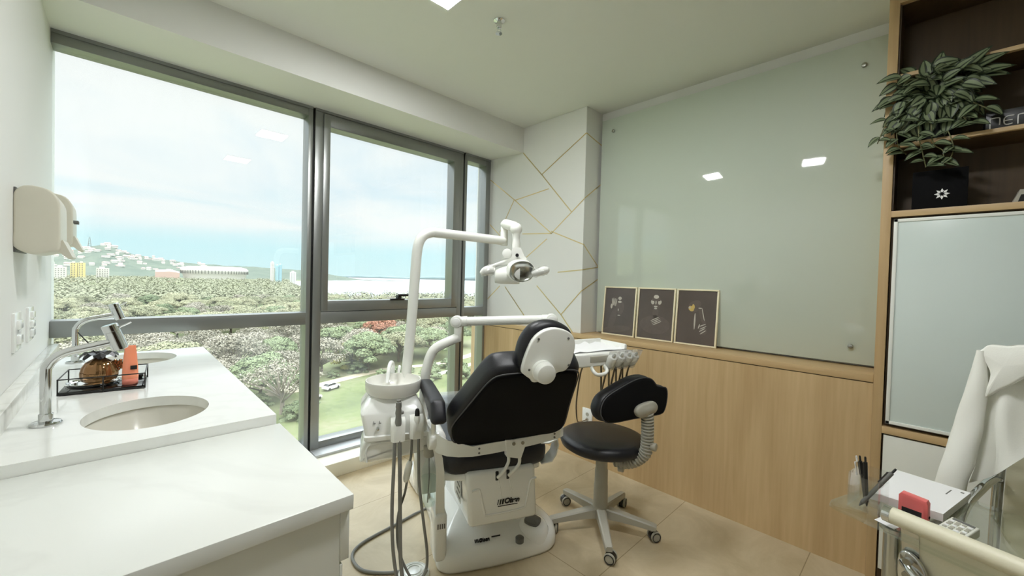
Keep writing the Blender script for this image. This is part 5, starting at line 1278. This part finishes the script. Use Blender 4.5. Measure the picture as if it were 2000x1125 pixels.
def inpoly(x, y, P_):
    c = False
    for i in range(len(P_)):
        (x1, y1), (x2, y2) = P_[i], P_[i-1]
        if (y1 > y) != (y2 > y) and x < (x2-x1)*(y-y1)/(y2-y1)+x1: c = not c
    return c
clear = [(16, 40), (100, 40), (110, 118), (74, 112), (56, 110), (44, 108), (30, 103), (24, 90)]
clear2 = [(84, 96), (200, 130), (200, 190), (112, 150), (90, 124)]
tries = 0
while len(pts) < 262 and tries < 60000:
    tries += 1
    az = R(random.uniform(-9, 47)); d = math.sqrt(random.uniform(92**2, 385**2)); x, y = math.sin(az)*d, math.cos(az)*d
    if inpoly(x, y, lk) or inpoly(x, y, clear) or inpoly(x, y, clear2): continue
    if abs(az) < .25 and random.random() < .0: continue
    md = 11.5 if d < 170 else 15.5
    if any((x-a)**2+(y-b_)**2 < md*md for a, b_ in pts): continue
    pts.append((x, y))
for x, y in pts:
    d = math.hypot(x, y); az = math.degrees(math.atan2(x, y))
    if d < 185 and az < 19: k = random.choice((2, 2, 0, 2, 1))
    elif d < 170: k = random.choice((1, 1, 1, 2, 0))
    else: k = random.choice((0, 3, 0, 3, 1, 2))
    place(k, x, y, random.uniform(.75, 1.1))
# trees that stand out
def single(label, x, y, *a, **k):
    o = make_tree('s', label, None, *a, **k); o.location = (x, y, G); return o
single('rust red leaved tree behind the light pole', 66, 133, 7.5, 4, 12.5, 26, 380, .3, 'crown4', flat=.5, seed=7)
single('yellow green reedy tree by the sandy path, left of the light pole', 48.5, 116, 5.5, 2, 8.5, 22, 340, .26, 'crown5', flat=.8, loose=1, seed=8)
single('grey bare branched tree rising just past the counter corner', 22, 84, 7.5, 4, 11, 24, 50, .24, 'crown3', 'barkl', flat=.4, loose=1, seed=9)
# bushes
bp = make_tree('bush', 'low bright green bush beside the sandy path', 'bushes beside the path', 2.6, .4, 3.0, 14, 200, .2, 'crown2', flat=.9, seed=12)
bp.name = 'bush'; KIDS['bush'] = list(KIDS.get('bush', bp.children))
bp['category'] = 'bush'
BS = [(54, 99), (58, 101), (50, 100), (64, 98), (68, 90), (72, 88), (66, 86), (78, 92), (84, 95), (62, 94), (70, 98), (47, 108), (40, 107), (88, 97), (76, 86), (58, 90), (28, 88), (24, 80), (20, 92), (12, 94), (33, 106)]
for i, (x, y) in enumerate(BS):
    s_ = random.uniform(.7, 1.3)
    if i == 0: bp.location = (x, y, G); bp.scale = (s_,)*3
    else:
        c = bp.copy(); COL.objects.link(c); c.location = (x, y, G); c.scale = (s_,)*3; c.rotation_euler = (0, 0, i*1.3)
        for ch in KIDS['bush']:
            d = ch.copy(); COL.objects.link(d); d.parent = c
# distant forest canopy, far too many crowns to count
random.seed(33); cv, cf = [], []; cp = {}
for tr_ in range(30000):
    az = R(random.uniform(-11, 46)); d = math.sqrt(random.uniform(370**2, 1450**2)); x, y = math.sin(az)*d, math.cos(az)*d
    if inpoly(x, y, lk) or (az > R(21) and d > 480): continue
    if 90 < x < 300 and y > 1230: continue
    sp_ = 14 if d < 800 else 19; ky = (int(x//sp_), int(y//sp_))
    if ky in cp: continue
    cp[ky] = 1
    q = random.uniform(7.5, 10.5)*(1.2 if d > 800 else 1); h = random.uniform(8.5, 12)*(1.15 if d > 800 else 1)
    for j in range(130 if d < 800 else 60):
        a = random.uniform(0, 2*PI); r_ = math.sqrt(random.random())*q; z = G+h*(1-.42*(r_/q)**2)-random.random()**2*2.2+.9*math.sin(a*4+x)
        n = V((math.cos(a)*r_/q*.7+random.gauss(0, .14), math.sin(a)*r_/q*.7+random.gauss(0, .14), 1)).normalized(); u_ = n.orthogonal().normalized(); v_ = n.cross(u_); e_ = random.uniform(.55, 1.2)*(1.5 if d > 800 else 1)
        p = V((x+math.cos(a)*r_, y+math.sin(a)*r_, z)); k = len(cv)
        cv += [p-u_*e_, p-v_*e_*.7, p+u_*e_, p+v_*e_*.7]; cf.append((k, k+1, k+2, k+3))
c_ = MB(); c_.v = cv; c_.f = cf; c_.mi = [0]*len(cf)
c_.build('distant_tree_canopy', 'canopy', smooth=0, kind='stuff', label='continuous far canopy of park trees reaching to the hill and lake', cat='trees')
# parked cars
def car(x, y, ang, label):
    t = thing('car', (x, y, G+.12), label, 'car')
    o = V((x, y, G+.12)); ex = V((math.cos(ang), math.sin(ang), 0)); ey = V((-ex.y, ex.x, 0)); F_ = (o, ex, ey, CZ)
    b = MB(F_); b.rings([[(xx, -w_, z0), (xx, -w_, z1), (xx, -w_*.85, z1+.06), (xx, w_*.85, z1+.06), (xx, w_, z1), (xx, w_, z0)] for xx, w_, z0, z1 in ((-2.15, .7, .45, .65), (-2.0, .84, .32, .88), (-1.0, .88, .28, .92), (.8, .88, .28, .92), (1.8, .84, .3, .78), (2.1, .7, .4, .6))]).build('body', 'white_pl', t, smooth=40)
    MB(F_).rings([[(-1.75, -.76, .9), (1.05, -.76, .9), (1.05, .76, .9), (-1.75, .76, .9)], [(-1.2, -.62, 1.4), (.35, -.62, 1.42), (.35, .62, 1.42), (-1.2, .62, 1.4)]]).build('windows', 'black', t, smooth=0)
    MB(F_).box((-1.18, -.61, 1.39), (.34, .61, 1.44), .02).build('roof', 'white_pl', t)
    for a in (-1.3, 1.3):
        for s_ in (-.8, .8): MB(F_).cyl((a, s_-.09, .31), (a, s_+.09, .31), .31, seg=18).build('wheel', 'black', t)
car(35.3, 95.5, .45, 'white car parked on the lawn edge by the path, further right')
car(29.0, 89.0, .45, 'white car parked partly behind the window mullion, nearer the building')
# ------------------------------------------------------------------ daylight
w = bpy.data.worlds.new('sky'); sc.world = w; w.use_nodes = True; nt = w.node_tree; nt.nodes.clear(); L = nt.links.new
out = N(nt, 'ShaderNodeOutputWorld'); bg = N(nt, 'ShaderNodeBackground'); L(bg.outputs[0], out.inputs[0])
tc = N(nt, 'ShaderNodeTexCoord'); sp = N(nt, 'ShaderNodeSeparateXYZ'); L(tc.outputs['Generated'], sp.inputs[0])
zc = N(nt, 'ShaderNodeMath', operation='MAXIMUM'); zc.inputs[1].default_value = 0; L(sp.outputs['Z'], zc.inputs[0])
za = N(nt, 'ShaderNodeMath', operation='ADD'); za.inputs[1].default_value = .12; L(zc.outputs[0], za.inputs[0])
dx = N(nt, 'ShaderNodeMath', operation='DIVIDE'); dy = N(nt, 'ShaderNodeMath', operation='DIVIDE')
L(sp.outputs['X'], dx.inputs[0]); L(za.outputs[0], dx.inputs[1]); L(sp.outputs['Y'], dy.inputs[0]); L(za.outputs[0], dy.inputs[1])
cb = N(nt, 'ShaderNodeCombineXYZ'); L(dx.outputs[0], cb.inputs[0]); L(dy.outputs[0], cb.inputs[1])
nz = N(nt, 'ShaderNodeTexNoise'); nz.inputs['Scale'].default_value = .62; nz.inputs['Detail'].default_value = 7; nz.inputs['Roughness'].default_value = .55; nz.inputs['Distortion'].default_value = .6
L(cb.outputs[0], nz.inputs['Vector'])
cr = N(nt, 'ShaderNodeValToRGB'); e = cr.color_ramp.elements; e[0].position = .30; e[0].color = (0, 0, 0, 1); e[1].position = .54; e[1].color = (1, 1, 1, 1); L(nz.outputs['Fac'], cr.inputs[0])
fd = N(nt, 'ShaderNodeMapRange'); fd.interpolation_type = 'SMOOTHSTEP'; fd.inputs[1].default_value = .055; fd.inputs[2].default_value = .11; L(zc.outputs[0], fd.inputs[0])
mk = N(nt, 'ShaderNodeMath', operation='MULTIPLY'); L(cr.outputs[0], mk.inputs[0]); L(fd.outputs[0], mk.inputs[1])
gr = N(nt, 'ShaderNodeValToRGB'); L(zc.outputs[0], gr.inputs[0]); e = gr.color_ramp.elements
e[0].position = 0; e[0].color = S(214, 246, 250); e[1].position = 1; e[1].color = S(196, 222, 244)
for p_, c in ((.05, S(208, 245, 251)), (.10, S(216, 244, 251)), (.2, S(214, 236, 248)), (.45, S(206, 230, 247))): k = e.new(p_); k.color = c
mx = N(nt, 'ShaderNodeMix', data_type='RGBA'); L(mk.outputs[0], mx.inputs[0]); L(gr.outputs[0], mx.inputs[6]); mx.inputs[7].default_value = S(248, 252, 252); L(mx.outputs[2], bg.inputs[0])
zs = N(nt, 'ShaderNodeMapRange'); zs.interpolation_type = 'SMOOTHSTEP'
for i_, v_ in ((1, .37), (2, .8), (3, .77), (4, 6.0)): zs.inputs[i_].default_value = v_
L(zc.outputs[0], zs.inputs[0]); L(zs.outputs[0], bg.inputs[1])   # overcast sky, its unseen zenith boosted further to light the room
sl = bpy.data.lights.new('sun', 'SUN'); sl.energy = .55; sl.angle = R(3); sl.color = (1, .96, .9)
so_ = bpy.data.objects.new('sun', sl); COL.objects.link(so_); so_.rotation_euler = V((.72, .38, -.50)).to_track_quat('-Z', 'Y').to_euler()
# ------------------------------------------------------------------ view
vs_ = sc.view_settings; vs_.view_transform = 'Standard'; vs_.look = 'None'; vs_.gamma = 1; vs_.use_curve_mapping = False; vs_.exposure = 0.6
sc.display_settings.display_device = 'sRGB'
cy = sc.cycles; cy.use_denoising = True; cy.max_bounces = 10; cy.diffuse_bounces = 5; cy.glossy_bounces = 5; cy.transmission_bounces = 8; cy.transparent_max_bounces = 16
cy.caustics_reflective = False; cy.caustics_refractive = False; cy.sample_clamp_indirect = 6
bpy.context.view_layer.update()
